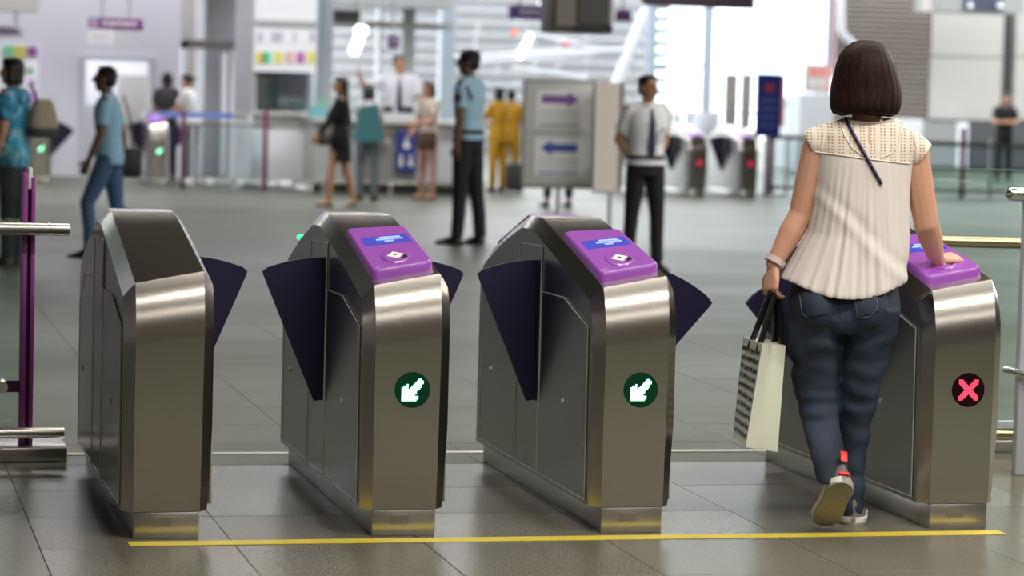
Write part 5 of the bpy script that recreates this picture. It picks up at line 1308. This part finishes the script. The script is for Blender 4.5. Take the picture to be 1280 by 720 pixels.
# crossbody strap
strap = obj('strap', line_on(bb, [(1054, 142), (1062, 158), (1074, 180), (1088, 205), (1105, 235)], .006, .0060), mat('navy_strap', (.018, .014, .06), .5), woman, label='navy cross-body strap over the back')
# wristband
x_, y_, d_ = frame_of(LE-LW); c_ = LW + (LE-LW).normalized()*.012
bm = new(); loft(bm, [circ(c_ - d_*.010, x_, y_, .033, .033, 24), circ(c_ - d_*.010, x_, y_, .036, .036, 24), circ(c_ + d_*.010, x_, y_, .037, .037, 24), circ(c_ + d_*.010, x_, y_, .034, .034, 24)], cap=False)
obj('wristband', bm, mat('pale_pink_band', (.72, .58, .58), .5), woman)
# shoes
grey_knit = cloth('grey_knit', (.17, .15, .15), .3, 120, .7); sole_m = mat('beige_sole', (.34, .31, .275), .6, bump=.3, bscale=90); whiterub = mat('white_rubber', (.72, .68, .62), .5); red = mat('red_tab', (.75, .035, .03), .5)
def shoe(toe, heel, roll, parent):
    toe, heel = Vector(toe), Vector(heel); y = (toe-heel).normalized(); x = y.cross(eZ).normalized(); z = x.cross(y)
    R_ = Matrix((x, y, z)).transposed().to_4x4() @ Matrix.Rotation(roll, 4, 'Y')
    mtx = Matrix.Translation(heel) @ R_
    so, up = shoe_bm((toe-heel).length, .043, .090); so.transform(mtx); up.transform(mtx)
    u = obj('shoe', up, grey_knit, parent)
    mid = so.copy(); bmesh.ops.scale(mid, vec=(1.03, 1.02, .85), verts=mid.verts, space=(Matrix.Translation(heel) @ R_).inverted())
    bmesh.ops.translate(mid, vec=z*.005, verts=mid.verts)
    obj('midsole', mid, whiterub, u); obj('outsole', so, sole_m, u)
    tb = new(); box(tb, -.012, .012, -.010, -.002, .082, .125, mtx, .003); obj('heel_tab', tb, red, u) if roll else tb.free()
    tb = new(); box(tb, -.018, .018, -.008, .004, .030, .042, mtx, .003); obj('heel_stripe', tb, red, u) if roll else tb.free()
    return u
toeL = Wp(1029, 657, -.07); toeL.z = .012; heelL = Wp(1054, 606, -.245)
v = heelL - toeL
shoe(toeL, toeL + v.normalized()*.245, radians(12), woman)
hR = ground(1066, 657) - O_; dR = (eF*.98 + eR*.12).normalized()
shoe(hR + dR*.24, hR, 0, woman)

# tote bag in her left hand
tote_m = mat('cream_glossy_bag', (.66, .68, .55), .32, bump=.1, bscale=14, coat=.3)
pm = mat('black_print', (.02, .02, .022), .4)
tA, tB, tC, tD = (at(929, 421, 9.35), at(953, 430, 9.08), at(982, 432, 9.16), at(960, 424, 9.43))
bA, bB, bC, bD = (at(916, 545, 9.30), at(932, 559, 9.02), at(972, 565, 9.12), at(955, 552, 9.40))
tb0 = Vector(((bB.x+bD.x)/2, (bB.y+bD.y)/2, bB.z))
tote = thing('tote_bag', 'cream glossy tote bag with rows of black bow prints held by the woman in white', 'bag', tb0)
L_ = lambda p: p - tb0
def lerp(a, b, t): return a*(1-t)+b*t
def side_pts(t): return [lerp(bA, tA, t), lerp(bB, tB, t), lerp(bC, tC, t), lerp(bD, tD, t)]
def outl(t, pinch):
    A, Bq, C_, D_ = side_pts(t); ctr = (A+Bq+C_+D_)/4; out = []
    for P, Q, in_ in ((A, Bq, .0), (Bq, C_, pinch), (C_, D_, 0), (D_, A, pinch)):
        for k in range(6):
            s = k/6; p = lerp(P, Q, s); p = p + (ctr-p)*(in_*(1-abs(2*s-1))); out.append(L_(p))
    return out
bm = new(); loft(bm, [outl(t, pn) for t, pn in ((0, .02), (.03, .0), (.2, .03), (.5, .09), (.8, .15), (1, .20))])
obj('bag_body', bm, tote_m, tote, ang=28)
bm = new(); nrm = (tA-bA).cross(bB-bA).normalized()
if nrm.dot(cF) > 0: nrm = -nrm
for r_ in range(10):
    for c2 in range(4):
        s0 = .06 + c2*.235; t0 = .06 + r_*.09 + random.uniform(-.006, .006)
        def fp(s, t): return L_(lerp(lerp(bA, bB, s), lerp(tA, tB, s), t) + nrm*.0025)
        w_, h_ = .215, .066
        k = random.uniform(.75, 1)
        for pts in ([(0, 0), (.42, .38), (.42, .62), (0, 1)], [(1, 0), (1, 1), (.58, .62), (.58, .38)], [(.40, .3), (.6, .3), (.6, .7), (.4, .7)]):
            f = bm.faces.new([bm.verts.new(fp(s0+a*w_*k, t0+b*h_)) for a, b in pts])
obj('bow_print', bm, pm, tote, smooth=False)
hl = O_ + LW + ld*.075; hl = hl + eR*.008
for a, b in ((.35, .08), (.62, .92)):
    p0, p1 = lerp(tA, tB, .35) if a < .5 else lerp(tD, tC, .35), lerp(tA, tB, .8) if a < .5 else lerp(tD, tC, .8)
    off = (eF*.010 if a > .5 else -eF*.006)
    pts = [p0 - Vector((0, 0, .03)), lerp(p0, hl, .5) + eR*.004, hl + off + Vector((0, 0, -.012)) - eR*.006, hl + off, hl + off + Vector((0, 0, -.012)) + eR*.010, lerp(p1, hl, .5) + eR*.010, p1 - Vector((0, 0, .03))]
    obj('handle', tube(new(), [L_(p) for p in pts], .0105, 8), mat('black_patent_handle', (.01, .01, .012), .2), tote)
